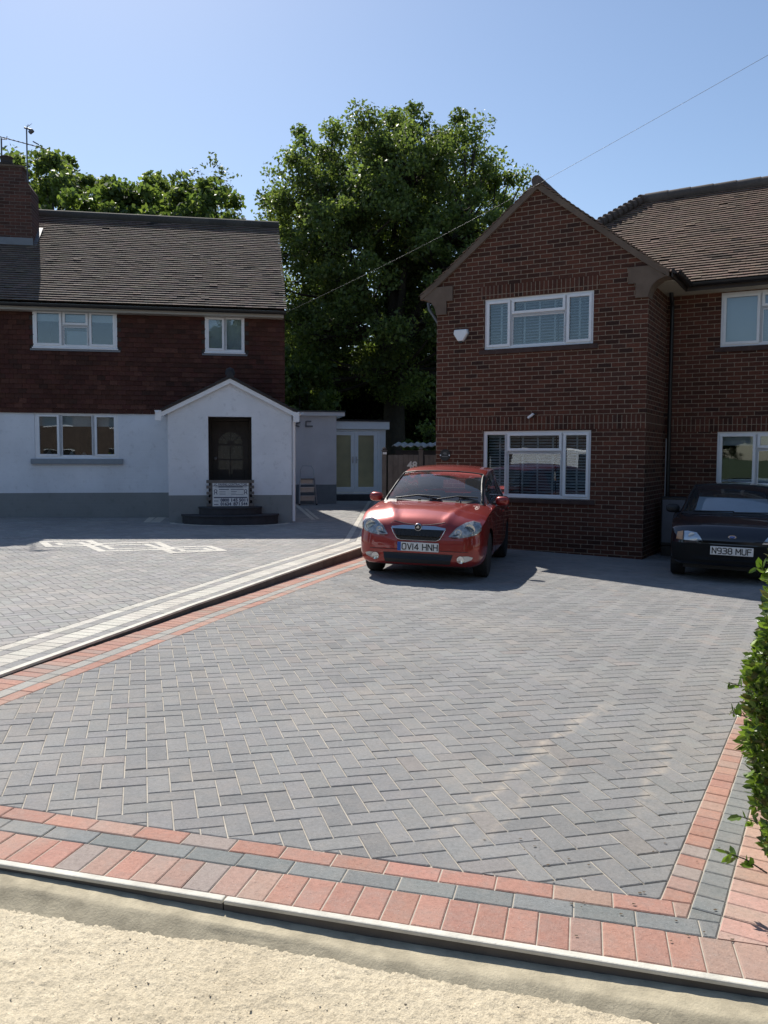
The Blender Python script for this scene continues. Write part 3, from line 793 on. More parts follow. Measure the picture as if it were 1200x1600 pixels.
# eaves: gutters, fascia, soffit
def gutter(parent, p, q, r=.058, name='gutter', mat=None):
    p, q = Vector(p), Vector(q); d = (q-p).normalized(); s = d.cross(Vector((0, 0, 1))); vs = []; n = 10
    for e in (p, q):
        for k in range(n+1):
            a = math.pi*k/n; vs.append(e+s*r*math.cos(a)+Vector((0, 0, -r*math.sin(a))))
        for k in range(n, -1, -1):
            a = math.pi*k/n; vs.append(e+s*(r-.006)*math.cos(a)+Vector((0, 0, -(r-.006)*math.sin(a))))
    m = 2*(n+1); fs = [(i, (i+1) % m, m+(i+1) % m, m+i) for i in range(m)]+[tuple(range(m))[::-1], tuple(range(m, 2*m))]
    mb = MB(); mb.add(vs, fs); return mb.build(name, mat or M['black'], parent)
gutter(rh, (.12, ev-.07, ez-.02), (9.2, ev-.07, ez-.02), .062)
gutter(rh, (.42, -.05, ez-.035), (.42, ev-.1, ez-.035), .062); gutter(rh, (-GW-.24, .3, ez-.035), (-GW-.24, 8.2, ez-.035), .055)
mb = MB(); mb.box(.37, 9.2, ev-.01, ev+.015, ez-.14, ez+.0); mb.box(.345, .369, -.02, ev+.015, ez-.14, ez); mb.box(-GW-.18, -GW-.16, .3, 8.2, ez-.14, ez)
mb.build('fascia', M['wood_dark'], rh)
mb = MB(); mb.box(.0, 9.2, ev+.016, MV+.001, ez-.145, ez-.13); mb.box(.0, .344, .26, ev+.015, ez-.145, ez-.13); mb.box(-GW-.158, -GW, .31, 8.2, ez-.145, ez-.13)
mb.build('soffit', plain('cream_soffit', (.42, .38, .31), .7), rh)
# downpipe in the inner corner, pale pipe behind the left corner
mb = MB(); mb.tube([(.12, ev-.06, ez-.08), (.12, ev-.02, ez-.2), (.10, MV-.09, ez-.34), (.10, MV-.09, .1)], .034, 10); mb.build('downpipe', M['black'], rh, smooth=40)
mb = MB(); mb.tube([(-GW-.42, .5, ez-.08), (-GW-.40, .5, ez-.2), (-GW-.09, .45, ez-.62), (-GW-.07, .45, ez-.75)], .028, 10); mb.build('downpipe', M['grey_plastic'], rh, smooth=40)
mb = MB(); mb.tube([(.05, MV-.05, .9+.0), (.05, MV-.04, 1.9), (.05, MV-.04, 2.02)], .012, 6); mb.build('cable', M['pvc'], rh)
# alarm box on the gable
ab = empty('alarm_box', rh.matrix_world @ Vector((0, 0, 0)))
def on_rh(o, u, v, z): o.location = Matrix.Translation((4.2, 13.45, -.19)) @ Matrix.Rotation(RA, 4, 'Z') @ Vector((u, v, z)); o.rotation_euler.z = RA
on_rh(ab, -3.23, 0, 3.655+zb); tag(ab, 'white six-sided burglar alarm box high on the brick gable left of the window', 'alarm box')
mb = MB(); hexp = [(-.14, .02), (-.125, .095), (.125, .095), (.14, .02), (.05, -.115), (-.05, -.115)][::-1]
mb.prism(hexp, lambda x, z: (x, -.012, z), lambda x, z: (x*.93, -.075, z*.93)); o = mb.build('casing', M['pvc'], ab, bevel=.012)
mb = MB(); mb.prism([(x*1.06, z*1.06) for x, z in hexp], lambda x, z: (x, -.001, z), lambda x, z: (x, -.012, z)); mb.build('back_plate', M['grey_plastic'], ab)
mb = MB(); mb.box(-.03, .03, -.06, -.015, -.142, -.112); mb.build('strobe', M['black'], ab)
# small floodlight over the ground floor window
fl = empty('floodlight'); on_rh(fl, -1.89, 0, 2.20+zb); tag(fl, 'small white and black spotlight fixed above the ground floor bay window', 'floodlight')
mb = MB(); Mx = Matrix.Rotation(R_(35), 4, 'Y'); mb.box(-.07, .05, -.10, -.05, -.018, .018, M=Mx.inverted()); mb.build('lamp_head', M['pvc'], fl, bevel=.005)
mb = MB(); mb.box(-.035, .035, -.012, 0, -.035, .045); mb.bar((0, 0, .01), (0, -.07, .0), .02, .02); mb.box(-.02, .08, -.05, -.012, .02, .035); mb.build('bracket', M['black'], fl)
# round house number plate
sg = empty('house_number_plate'); on_rh(sg, -3.53, 0, 1.52+zb); tag(sg, 'round black number plate on the brick wall just right of the wooden gate', 'sign')
mb = MB(); mb.lathe([(.001, 0), (.098, 0), (.105, -.004), (.105, -.012), (.1, -.016), (.001, -.016)][::-1], 'y', (0, 0, 0), 32)
mb.build('disc', M['black'], sg, smooth=30)
whitep = plain('white_paint', (.72, .72, .70), .5, bump=0); dgrey = plain('grey_paint', (.22, .22, .22), .5, bump=0); inkblue = plain('navy_ink', (.02, .03, .08), .5, bump=0)
X90 = Matrix.Rotation(R_(90), 4, 'X')
text_mesh('46', .075, .001, 'number', dgrey, sg, Matrix.Translation((0, -.018, .03)) @ X90)
mb = MB(); mb.box(-.06, .06, -.018, -.016, -.028, -.018); mb.build('rule', dgrey, sg)
for x in (-.088, .088):
    mb = MB(); mb.lathe([(.001, -.005), (.013, -.005), (.013, 0)], 'y', (x, -.015, -.002), 10); mb.build('screw_cap', M['pvc'], sg)
# grey meter box beside the inner corner
mbx = empty('meter_box'); on_rh(mbx, .33, 1.02, 0.02); tag(mbx, 'dull grey cupboard standing in the dark corner between the bay and the dark car', 'meter box')
mb = MB(); mb.box(-.22, .22, -.16, .16, 0.16, 1.0); mb.build('casing', M['black'], mbx, bevel=.02)
mb = MB(); mb.box(-.19, .19, -.175, -.162, .22, .95); mb.build('door', plain('mid_grey_plastic', (.13, .14, .17), .45), mbx, bevel=.006)
mb = MB(); mb.box(-.20, .20, -.14, .14, -.03, .16); mb.build('base', M['black'], mbx)
# ================================================================ LEFT HOUSE (tile hung over white painted brick)
LO = Vector((-2.2, 18.25)); lz = .16; 
lh = empty('tile_hung_house', (LO.x, LO.y, lz), LA)
tag(lh, 'house with white painted ground floor, dark red hung tiles above and a white gabled porch', 'house')
z_ = lambda z: z-lz
LW3 = (-5.15, -3.47, z_(1.42), z_(2.385)); LW1 = (-5.13, -3.46, z_(3.72), z_(4.50)); LW2 = (-1.66, -.83, z_(3.70), z_(4.47))
band_z = z_(2.40)
wall('wall', M['white_brick'], lh, [(-10, z_(.70)), (0, z_(.70)), (0, band_z+.1), (-10, band_z+.1)], [LW3])
wall('plinth', M['grey_brick'], lh, [(-10, -.4), (0.0, -.4), (0.0, z_(.70)), (-10, z_(.70))], y=-.004)
wall('wall', M['white_brick_side'], lh, [(0, -.4), (6.4, -.4), (6.4, band_z+.1), (0, band_z+.1)], y=0, axis='y')
wall('tile_backing', M['wood_dark'], lh, [(-10, band_z+.1), (0, band_z+.1), (0, z_(4.75)), (-10, z_(4.75))], [LW1, LW2], y=.002)
wall('gable_wall', M['brick_side'], lh, [(0, band_z+.1), (6.4, band_z+.1), (6.4, z_(4.6)), (3.2, z_(7.3)), (0, z_(4.6))], y=.001, axis='y')
wall('wall', M['white_brick'], lh, [(-10, -.4), (0, -.4), (0, z_(4.7)), (-10, z_(4.7))], y=6.4, flip=True)
tiles('tile_hanging', M['rtile'], lh, (0, -.004, band_z-.035), (1, 0, 0), (0, 0, 1), (0, -1, 0), [(-10, 0), (.03, 0), (.03, z_(4.72)-band_z), (-10, z_(4.72)-band_z)],
      gauge=.1, lift=.028, cols=tilecol_hung, holes=[(h[0]-.03, h[1]+.03, h[2]-band_z-.0, h[3]-band_z+.09) for h in (LW1, LW2)], miss=.001)
for h in (LW1, LW2):
    lead = MB(); lead.box(h[0]-.06, h[1]+.06, -.045, .0, h[2]-.07, h[2]-.033)
    lead.build('sill_flashing', M['lead'], lh)
window(lh, *LW1, [(0, .345, 0, 1, True), (.345, .66, 0, .58, False), (.345, .66, .58, 1, True), (.66, 1, 0, 1, True)], y=-.03, mat='pvc', sill=(.02, .03, .03), blind=('roller', .30))
window(lh, *LW2, [(0, .5, 0, 1, True), (.5, 1, 0, 1, False)], y=-.03, mat='pvc', sill=(.02, .03, .03), blind=('roller', .9))
wl = window(lh, *LW3, [(0, .30, 0, 1, True), (.30, .70, 0, 1, False), (.70, 1, 0, 1, True)], y=.02, fw=.06, sill=None, blind=('roller', .30))
mb = MB(); mb.box(LW3[0]-.07, LW3[1]+.09, -.10, .02, LW3[2]-.115, LW3[2]-.004); mb.build('window_ledge', plain('grey_ledge', (.27, .30, .33), .8, bump=.2), lh, bevel=.01)
cl = MB()   # pale cloth behind the middle lower pane
cl.box(LW1[0]+.64, LW1[0]+1.06, .10, .12, LW1[2]+.06, LW1[2]+.36); cl.build('curtain', M['cloth'], lh)
# objects on the inner sill
for (x, h, c) in ((-4.45, .12, (.6, .6, .55)), (-4.2, .10, (.5, .5, .5)), (-3.68, .10, (.65, .55, .05)), (-3.58, .08, (.7, .6, .1)), (-4.9, .14, (.3, .28, .25))):
    mb = MB(); mb.lathe([(.02, 0), (.045, .01), (.055, h*.5), (.03, h*.85), (.035, h)], 'z', (x, .16, LW3[2]+.03), 10); mb.build('ornament', plain('ornament_glaze', c, .3, bump=0), lh, smooth=40)
# roof
HV = 3.2; ridz = z_(7.25); eav = z_(4.60); ev = -.30; rs = math.atan2(ridz-eav, HV-ev); LL = math.hypot(ridz-eav, HV-ev)
O = Vector((0, ev, eav)); T = Vector((0, math.cos(rs), math.sin(rs))); Nn = Vector((0, -math.sin(rs), math.cos(rs)))
# slight bell-cast at the eaves comes from a tilting fillet: two slopes
tiles('roof', M['rtile'], lh, O, (1, 0, 0), T, Nn, [(-8, 0), (.06, 0), (.06, LL), (-8, LL)], gauge=.102, lift=.034, cols=tilecol_left, skew=.003, miss=.004)
m = MB(); m.face([O+Vector((s, 0, 0))+T*t-Nn*.012 for s, t in ((-10, .01), (.0, .01), (.0, LL), (-10, LL))]); m.face([(-10, HV, ridz-.02), (.0, HV, ridz-.02), (.0, HV+3.5, eav), (-10, HV+3.5, eav)]); m.build('roof_underlay', M['wood_dark'], lh)
mb = MB(); k = 0.06
while k > -10:
    mb.tube([(k, HV, ridz+.0), (k-.44, HV, ridz+.006)], [.13, .125], 12, jig((.075, .068, .06), .2)); k -= .43
mb.build('ridge_tile', M['rtile'], lh, smooth=40)
gutter(lh, (-10, ev-.03, eav-.05), (.05, ev-.03, eav-.05), .06)
mb = MB(); mb.box(-10, .0, ev+.05, ev+.075, eav-.16, eav-.02); mb.box(-10, .0, ev+.076, -.0, eav-.165, eav-.15); mb.build('fascia', M['pvc_cream'], lh)
# chimney
ch = MB(); cx0, cx1, cy0, cy1 = -6.9, -5.50, 1.75, 2.45; ctop = z_(7.90)
ch.box(cx0, cx1, cy0, cy1, z_(5.6), z_(7.45)); V = [(cx0, cy0, z_(7.45)), (cx1, cy0, z_(7.45)), (cx1, cy1, z_(7.45)), (cx0, cy1, z_(7.45)), (cx0+.05, cy0+.05, z_(7.72)), (cx1-.19, cy0+.05, z_(7.72)), (cx1-.19, cy1-.05, z_(7.72)), (cx0+.05, cy1-.05, z_(7.72))]
ch.add(V, [(0, 1, 5, 4), (1, 2, 6, 5), (2, 3, 7, 6), (3, 0, 4, 7)]); ch.box(cx0+.05, cx1-.19, cy0+.05, cy1-.05, z_(7.72), ctop)
cho = ch.build('chimney', M['chimney_brick'], lh)
mb = MB(); mb.box(cx0-.02, cx1+.02, cy0-.03, cy0-.005, z_(6.18)-.0, z_(6.34)); mb.bar((cx1+.015, cy0-.02, z_(6.15)), (cx1+.015, cy1, z_(6.15)+.60), .02, .14, up=(1, 0, 0)); mb.build('flashing', M['lead'], cho)
mb = MB(); mb.box(cx0+.0, cx1-.16, cy0+.02, cy1-.02, ctop, ctop+.04); mb.build('capping', M['cement'], cho)
for px_ in (-6.55, -6.05):
    mb = MB(); mb.lathe([(.15, 0), (.16, .05), (.13, .08), (.125, .16), (.15, .19), (.14, .2), (.11, .2), (.10, .1)], 'z', (px_, 1.95, ctop+.05), 18); mb.build('chimney_pot', plain('dark_clay', (.05, .04, .035), .9), cho, smooth=40)
# porch
PO = PORO; pr = Vector((LU.dot(PO-LO), LV.dot(PO-LO)))     # porch front right corner in house coordinates
px1, py0 = pr.x, pr.y; px0 = px1-2.44; pc = (px0+px1)/2
po = MB()
D = (px1-1.66, px1-.80, z_(.485), z_(2.275)); pe = z_(2.40); pap = z_(3.02)
porch = wall('porch', M['white_brick'], lh, [(px0, z_(.70)), (px1, z_(.70)), (px1, pe), (pc, pap), (px0, pe)], [D], y=py0, reveal=.22)
wall('porch_plinth', M['grey_brick'], porch, [(px0, -.35), (px1, -.35), (px1, z_(.70)), (px0, z_(.70))], [(D[0], D[1], z_(.485), z_(.8))], y=py0-.004, reveal=.22)
wall('porch_side', M['white_brick_side'], porch, [(py0, -.35), (0, -.35), (0, pe), (py0, pe)], y=px1, axis='y')
wall('porch_side', M['white_brick_side'], porch, [(py0, -.35), (0, -.35), (0, pe), (py0, pe)], y=px0, axis='y', flip=True)
ps = math.atan2(pap-pe, (px1-px0)/2)
for sgn in (-1, 1):
    eu = (px1-px0)/2+.13; Tm = Vector((-sgn*math.cos(ps), 0, math.sin(ps))); Nm = Vector((sgn*math.sin(ps), 0, math.cos(ps)))
    O = Vector((pc+sgn*eu, py0-.12, pap-eu*math.tan(ps)+.05))
    tiles('porch_roof', M['rtile'], porch, O, (0, 1, 0), Tm, Nm, [(0, 0), (-py0+.10, 0), (-py0+.10, eu/math.cos(ps)), (0, eu/math.cos(ps))], cols=lambda: jig((.06, .06, .065), .15), gauge=.12, lift=.02)
    m = MB(); P = [O+Vector((0, 1, 0))*s+Tm*t for s, t in ((.005, .01), (-py0+.10, .01), (-py0+.10, eu/math.cos(ps)), (.005, eu/math.cos(ps)))]
    m.add([p-Nm*.004 for p in P]+[p-Nm*.03 for p in P], [(0, 1, 2, 3), (7, 6, 5, 4), (0, 4, 5, 1), (1, 5, 6, 2), (2, 6, 7, 3), (3, 7, 4, 0)]); m.build('porch_roof_board', M['wood_dark'], porch)
    b = MB(); a1 = Vector((pc, py0-.09, pap+.005)); b1 = Vector((pc+sgn*eu, py0-.09, pap-eu*math.tan(ps)+.005)); dn = Vector((0, 0, -.09))
    V = [a1, b1, b1+dn, a1+dn]; V = V+[v+Vector((0, .022, 0)) for v in V]
    b.add(V, [(0, 1, 2, 3), (7, 6, 5, 4), (0, 4, 5, 1), (1, 5, 6, 2), (2, 6, 7, 3), (3, 7, 4, 0)])
    b.box(pc+sgn*eu-.10, pc+sgn*eu+.02, py0-.115, py0+.02, pe-.22, pe-.02); b.build('bargeboard', M['pvc'], porch)
    gutter(porch, (pc+sgn*(eu+.06), py0-.14, pe-.02), (pc+sgn*(eu+.06), .0, pe-.02), .05, 'porch_gutter', M['pvc'])
mb = MB(); mb.tube([(pc, py0-.13, pap+.075), (pc, .0, pap+.075)], .07, 10, (.05, .05, .055)); mb.lathe([(.09, 0), (.1, .05), (.075, .13), (.001, .16)], 'z', (pc, py0+.15, pap+.09), 14, (.05, .05, .055)); mb.build('porch_ridge', M['rtile'], porch, smooth=40)
mb = MB(); mb.tube([(px1+.07, py0+.06, pe-.1), (px1+.05, py0+.06, pe-.25), (px1+.045, py0+.06, .0)], .033, 10); mb.build('porch_downpipe', M['pvc'], porch, smooth=40)
# recess and front door
RD = py0+.75
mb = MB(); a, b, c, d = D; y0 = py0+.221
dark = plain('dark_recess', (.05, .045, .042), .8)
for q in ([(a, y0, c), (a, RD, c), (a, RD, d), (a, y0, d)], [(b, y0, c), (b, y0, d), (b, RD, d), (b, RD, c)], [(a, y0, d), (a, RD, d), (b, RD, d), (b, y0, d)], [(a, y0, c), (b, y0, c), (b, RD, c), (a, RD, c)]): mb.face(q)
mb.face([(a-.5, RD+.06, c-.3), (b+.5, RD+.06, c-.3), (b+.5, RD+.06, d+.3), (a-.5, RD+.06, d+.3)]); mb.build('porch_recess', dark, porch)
mb = MB(); da, db = a+.05, b-.05
mb.box(a, da-.002, RD-.05, RD+.05, c, d); mb.box(db+.002, b, RD-.05, RD+.05, c, d); mb.box(da, db, RD-.05, RD+.05, d-.06, d)
mb.box(da, db, RD, RD+.04, c, d-.065)
for pz0, pz1 in ((c+.12, c+.72),):
    for x0, x1 in ((da+.10, (da+db)/2-.04), ((da+db)/2+.04, db-.10)): mb.box(x0, x1, RD-.012, RD-.001, pz0, pz1)
mb.build('front_door', M['wood_dark'], porch, bevel=.004)
pm = plain('lit_obscure_pane', (.085, .078, .066), .25, var=.3, bump=.3, bscale=50)  # paler colour stands in for light through the door panes
mb = MB(); fx, fz = (da+db)/2, d-.55; r0, r1 = .08, .25
mb.box(fx-.25, fx-.012, RD-.006, RD-.002, fz-.30, fz-.02); mb.box(fx+.012, fx+.25, RD-.006, RD-.002, fz-.30, fz-.02)
mb.box(fx-.25, fx-.012, RD-.006, RD-.002, fz-.62, fz-.33); mb.box(fx+.012, fx+.25, RD-.006, RD-.002, fz-.62, fz-.33)
for i in range(4):
    a0 = math.pi*i/4+.05; a1_ = math.pi*(i+1)/4-.05; pts = [(fx+r*math.cos(t), fz+.01+r*math.sin(t)) for r, ts in ((r1, [a0+(a1_-a0)*k/4 for k in range(5)]), (r0, [a1_, a0])) for t in ts]
    mb.prism(ccw(pts), lambda x, z: (x, RD-.002, z), lambda x, z: (x, RD-.006, z))
mb.build('door_pane', pm, porch)
mb = MB(); mb.lathe([(.001, -.07), (.03, -.065), (.035, -.05), (.018, -.03), (.018, 0)], 'y', (da+.07, RD, c+.95), 14); mb.build('door_knob', M['metal_dark'], porch, smooth=40)
# half round steps
stepmat = plain('dark_step', (.045, .045, .05), .8, var=.25, scale=5, bump=.4)
cs = Vector((px1-1.23, py0))
mb = MB()
for rx, ry, z0, z1 in ((.95, .60, -.2, z_(.325)), (.62, .40, z_(.325), z_(.475))):
    pts = [(cs.x+rx*math.cos(math.pi*(1+k/28)), cs.y+ry*math.sin(math.pi*(1+k/28))) for k in range(29)]
    mb.prism(pts, lambda x, y: (x, y, z0), lambda x, y: (x, y, z1-.035))
    pts2 = [(cs.x+(x-cs.x)*1.025, cs.y+(y-cs.y)*1.04) for x, y in pts]
    mb.prism(pts2, lambda x, y: (x, y, z1-.035), lambda x, y: (x, y, z1))
st = mb.build('steps', stepmat, porch, bevel=.008)
# contractor board leaning on a slatted crate
def on_lh(o, u, v, z): o.location = Matrix.Translation((LO.x, LO.y, lz)) @ Matrix.Rotation(LA, 4, 'Z') @ Vector((u, v, z)); o.rotation_euler.z = LA
cr = empty('slatted_barrier'); on_lh(cr, px1-1.23, py0-.10, z_(.478)); tag(cr, 'low barrier of rough wooden slats across the porch doorway behind the white board', 'barrier')
for k, z in enumerate((.03, .155, .27, .39, .50)):
    mb = MB(); mb.box(-.47, .47, -.02, .0, z-.03, z+.03); 
    if k < 5: mb.build('slat', M['wood'], cr, bevel=.003)
for x in (-.36, .0, .36):
    mb = MB(); mb.box(x-.03, x+.03, .001, .03, 0.0, .53); mb.build('upright', M['wood'], cr, bevel=.003)
sb = empty('contractor_board'); on_lh(sb, px1-1.225, py0-.15, z_(.485)); tag(sb, 'white paving contractor board with dark phone numbers, propped on the round porch steps', 'sign board')
sb.rotation_euler.x = 0
SM = Matrix.Rotation(R_(-6), 4, 'X')
mb = MB(); mb.box(-.355, .355, -.012, 0, .0, .49); mb.build('panel', whitep, sb, bevel=.002, M=SM)
TM = lambda x, z: SM @ Matrix.Translation((x, -.0135, z)) @ X90
text_mesh('J.C. PAVING CONTRACTORS', .06, .0006, 'heading', inkblue, sb, TM(0, .435), .0012, width=.66)
for tx, x, z, wd in (('0800', -.115, .120, .17), ('145', .075, .120, .125), ('5011', .25, .120, .17), ('01634', -.095, .043, .21), ('871', .115, .043, .125), ('544', .27, .043, .125)):
    text_mesh(tx, .085, .0006, 'phone_number', inkblue, sb, TM(x, z), .003, width=wd)
mb = MB()
for (x0, x1, z0, z1) in ((-.33, .33, .165, .185), (-.33, -.24, .10, .112), (-.33, -.24, .03, .042), (-.30, .32, .382, .389), (-.24, .24, .376, .396),
                         (-.23, -.03, .330, .345), (.0, .26, .332, .346), (-.22, -.10, .29, .296), (-.22, -.10, .26, .266), (-.22, -.10, .23, .236), (.01, .12, .293, .302), (.01, .11, .26, .266), (.01, .25, .228, .235)):
    mb.box(x0, x1, -.0138, -.0128, z0, z1)
for s in (-1, 1):
    x = s*.295
    for k in range(12):
        a0, a1 = 2*math.pi*k/12, 2*math.pi*(k+1)/12
        mb.add([(x+r*math.cos(t), -.0136, .305+r*math.sin(t)) for r, t in ((.022, a0), (.034, a0), (.034, a1), (.022, a1))], [(0, 1, 2, 3)])
    mb.bar((x-.012, -.0133, .285), (x-.03, -.0133, .235), .012, .001, up=(0, 1, 0)); mb.bar((x+.012, -.0133, .285), (x+.03, -.0133, .235), .012, .001, up=(0, 1, 0))
mb.build('printed_marks', inkblue, sb, M=SM)
# black bin at the left edge
bn = empty('wheelie_bin'); p = on(-8, 800, PL); bn.location = (p[0]-.26, p[1]-.4, zL(*p)); bn.rotation_euler.z = LA
tag(bn, 'black bin at the left edge of the view against the grey plinth', 'bin')
mb = MB(); mb.add([(-.24, -.26, .08), (.24, -.26, .08), (.24, .26, .08), (-.24, .26, .08), (-.28, -.33, .86), (.28, -.33, .86), (.28, .33, .86), (-.28, .33, .86)], [(3, 2, 1, 0), (4, 5, 6, 7), (0, 1, 5, 4), (1, 2, 6, 5), (2, 3, 7, 6), (3, 0, 4, 7)]); mb.build('body', M['black'], bn, bevel=.02)
mb = MB(); mb.box(-.29, .29, -.35, .34, .862, .92); mb.build('lid', M['black'], bn, bevel=.02)
for s in (-1, 1):
    mb = MB(); mb.lathe([(.02, -.03), (.1, -.03), (.1, .03), (.02, .03)], 'x', (s*.25, .28, .10), 18); mb.build('wheel', M['black'], bn, smooth=40)
# ================================================================ white annex, french doors
AO = (-1.33, 23.2)
an = empty('white_annex', (AO[0], AO[1], .2), LA); tag(an, 'flat roofed white side extension with a pair of glazed doors, behind the porch', 'extension')
za = lambda z: z-.2
wall('wall', M['render'], an, [(-4.0, za(.70)), (0, za(.70)), (0, za(2.60)), (-4.0, za(2.60))])
wall('plinth', plain('grey_plinth', (.25, .27, .28), .9), an, [(-4.0, -.3), (0.002, -.3), (0.002, za(.70)), (-4.0, za(.70))], y=-.004)
wall('wall', M['render'], an, [(0, -.3), (4, -.3), (4, za(2.6)), (0, za(2.6))], y=0, axis='y')
mb = MB(); mb.box(-4.0, .22, -.12, 4, za(2.60), za(2.70)); mb.build('fascia', M['pvc'], an)
mb = MB(); mb.box(-4.0, .24, -.14, 4, za(2.702), za(2.74)); mb.build('roof', plain('roof_felt', (.10, .11, .10), .9, var=.3), an)
mb = MB(); mb.tube([(-1.10, -.03, za(2.38)), (-1.10, -.07, za(2.38)), (-1.02, -.07, za(2.41)), (-1.02, -.04, za(2.41))], .022, 8); mb.tube([(-1.16, -.03, za(2.33)), (-1.16, -.06, za(2.33)), (-1.04, -.06, za(2.3)), (-1.04, -.03, za(2.3))], .018, 8); mb.build('vent_pipe', M['grey_plastic'], an, smooth=40)
mb = MB(); mb.box(-.86, -.66, -.04, -.005, za(2.29), za(2.33)); mb.box(-.86, -.83, -.041, -.006, za(2.33), za(2.45)); mb.box(-.829, -.70, -.04, -.006, za(2.43), za(2.46)); mb.build('vent_grille', M['grey_plastic'], an)
BO = Vector((1.8*LV.x, 1.8*LV.y)); by = 1.8
wall('wall', M['render'], an, [(-.02, -.3), (1.70, -.3), (1.70, za(2.32)), (-.02, za(2.32))], [(0.0, 1.5, za(.36), za(2.28))], y=by, reveal=.1)
wall('wall', M['render'], an, [(by, -.3), (by+1.2, -.3), (by+1.2, za(2.3)), (by, za(2.3))], y=1.70, axis='y')
mb = MB(); mb.box(-.01, 1.80, by-.10, by+1.2, za(2.30), za(2.53)); mb.build('fascia', M['pvc'], an, bevel=.005)
mb = MB(); mb.box(-.01, 1.84, by-.13, by+1.2, za(2.532), za(2.58)); mb.build('roof', M['black'], an)  # roof kept short, back left open, so sun reaches the panes from behind
mb = MB(); y = by-.01; fz0, fz1 = za(.40), za(2.28)
mb.box(.0, 1.5, y-.02, y+.05, fz0-.05, fz0+.0); mb.box(.0, 1.5, y-.02, y+.05, fz1-.05, fz1); mb.box(.0, .05, y-.02, y+.05, fz0+.001, fz1-.051); mb.box(1.45, 1.5, y-.02, y+.05, fz0+.001, fz1-.051)
fr = mb.build('door_frame', M['pvc'], an, bevel=.003)
mb = MB(); mb.box(-.05, 1.55, by-.35, by-.012, -.25, za(.34)); mb.build('door_step', stepmat, an)
for a, b in ((.055, .748), (.752, 1.445)):
    mb = MB(); s = .11; c, d = fz0+.005, fz1-.055
    mb.box(a, b, y-.03, y+.04, c, c+.16); mb.box(a, b, y-.03, y+.04, d-s, d); mb.box(a, a+s, y-.029, y+.04, c+.16, d-s); mb.box(b-s, b, y-.029, y+.04, c+.16, d-s)
    dr = mb.build('french_door', M['pvc'], an, bevel=.004)
    mb = MB(); mb.box(a+s-.005, b-s+.005, y-.002, y+.01, c+.155, d-s+.005); mb.build('pane', M['frosted'], dr)
    hx = b-.05 if a < .5 else a+.05
    mb = MB(); mb.box(hx-.018, hx+.018, y-.045, y-.031, za(1.28), za(1.48)); mb.box(hx-.01, hx+.1 if a > .5 else hx+.01, y-.075, y-.06, za(1.37), za(1.395)); mb.build('handle', M['aluminium'], dr)
# boundary: wooden gate with 48, fence panel, shed behind
gt = empty('wooden_gate', (.06, 19.6, zL(0, 19.6)-.05), R_(-4)); tag(gt, 'weathered wooden gate numbered 48 behind the red car', 'gate')
gz = 1.56-gt.location.z
mb = MB()
for k in range(6): mb.box(.03+k*.12, .145+k*.12, 0, .022, .05, gz-.03+random.uniform(-.006, .006))
mb.build('boards', M['wood'], gt, bevel=.003)
mb = MB(); mb.box(.05, .72, .024, .06, .3, .42); mb.box(.05, .72, .024, .06, gz-.42, gz-.3); mb.build('rail', M['wood'], gt)
for x in (-.06, .80):
    mb = MB(); mb.box(x-.05, x+.05, -.03, .07, -.2, gz+.05); mb.box(x-.065, x+.065, -.045, .085, gz+.051, gz+.08); mb.lathe([(.04, 0), (.055, .03), (.03, .06), (.001, .07)], 'z', (x, .02, gz+.08), 12); mb.build('gatepost', M['wood'], gt, bevel=.004)
text_mesh('48', .235, .004, 'number', whitep, gt, Matrix.Translation((.60, -.008, gz-.28)) @ X90, .008)
mb = MB(); mb.box(-.09, .0, -.06, -.032, gz-.02, gz+.03); mb.build('latch', M['pvc'], gt)
fp = empty('fence_panel', (.95, 19.5, .02), R_(-4)); tag(fp, 'short grey close-boarded fence panel between the numbered gate and the brick wall', 'fence')
mb = MB(); 
for k in range(10): mb.box(.0+k*.1, .095+k*.1, .0, .015, .02, 1.48)
mb.build('boards', M['wood'], fp, bevel=.003)
mb = MB(); mb.box(-.01, 1.01, -.01, .03, 1.481, 1.51); mb.build('capping_rail', M['wood'], fp)
sh = empty('garden_shed', (.25, 21.5, .1), R_(-4)); tag(sh, 'dark shed with a sunlit corrugated roof edge showing over the gate', 'shed')
mb = MB(); mb.box(0.05, 1.5, 0, 2.2, 0, 1.55); mb.build('wall', M['wood_dark'], sh)
mb = MB(); n = 60; V = []
for j, (y, z) in enumerate(((-.12, 1.66), (2.3, 1.78))):
    for i in range(n+1):
        x = i/n*1.7-.05; V.append((x, y+random.uniform(-.02, .02), z+.018*math.sin(i/n*60)+.012*math.sin(i*.37)))
V += [(a, b, c-.02) for a, b, c in V]; m_ = n+1
mb.add(V, [(i, i+1, m_+i+1, m_+i) for i in range(n)]+[(2*m_+i, 3*m_+i, 3*m_+i+1, 2*m_+i+1) for i in range(n)]+[(i, 2*m_+i, 2*m_+i+1, i+1) for i in range(n)]); mb.build('roof', plain('pale_sheet', (.5, .5, .47), .7, var=.5, scale=9), sh)
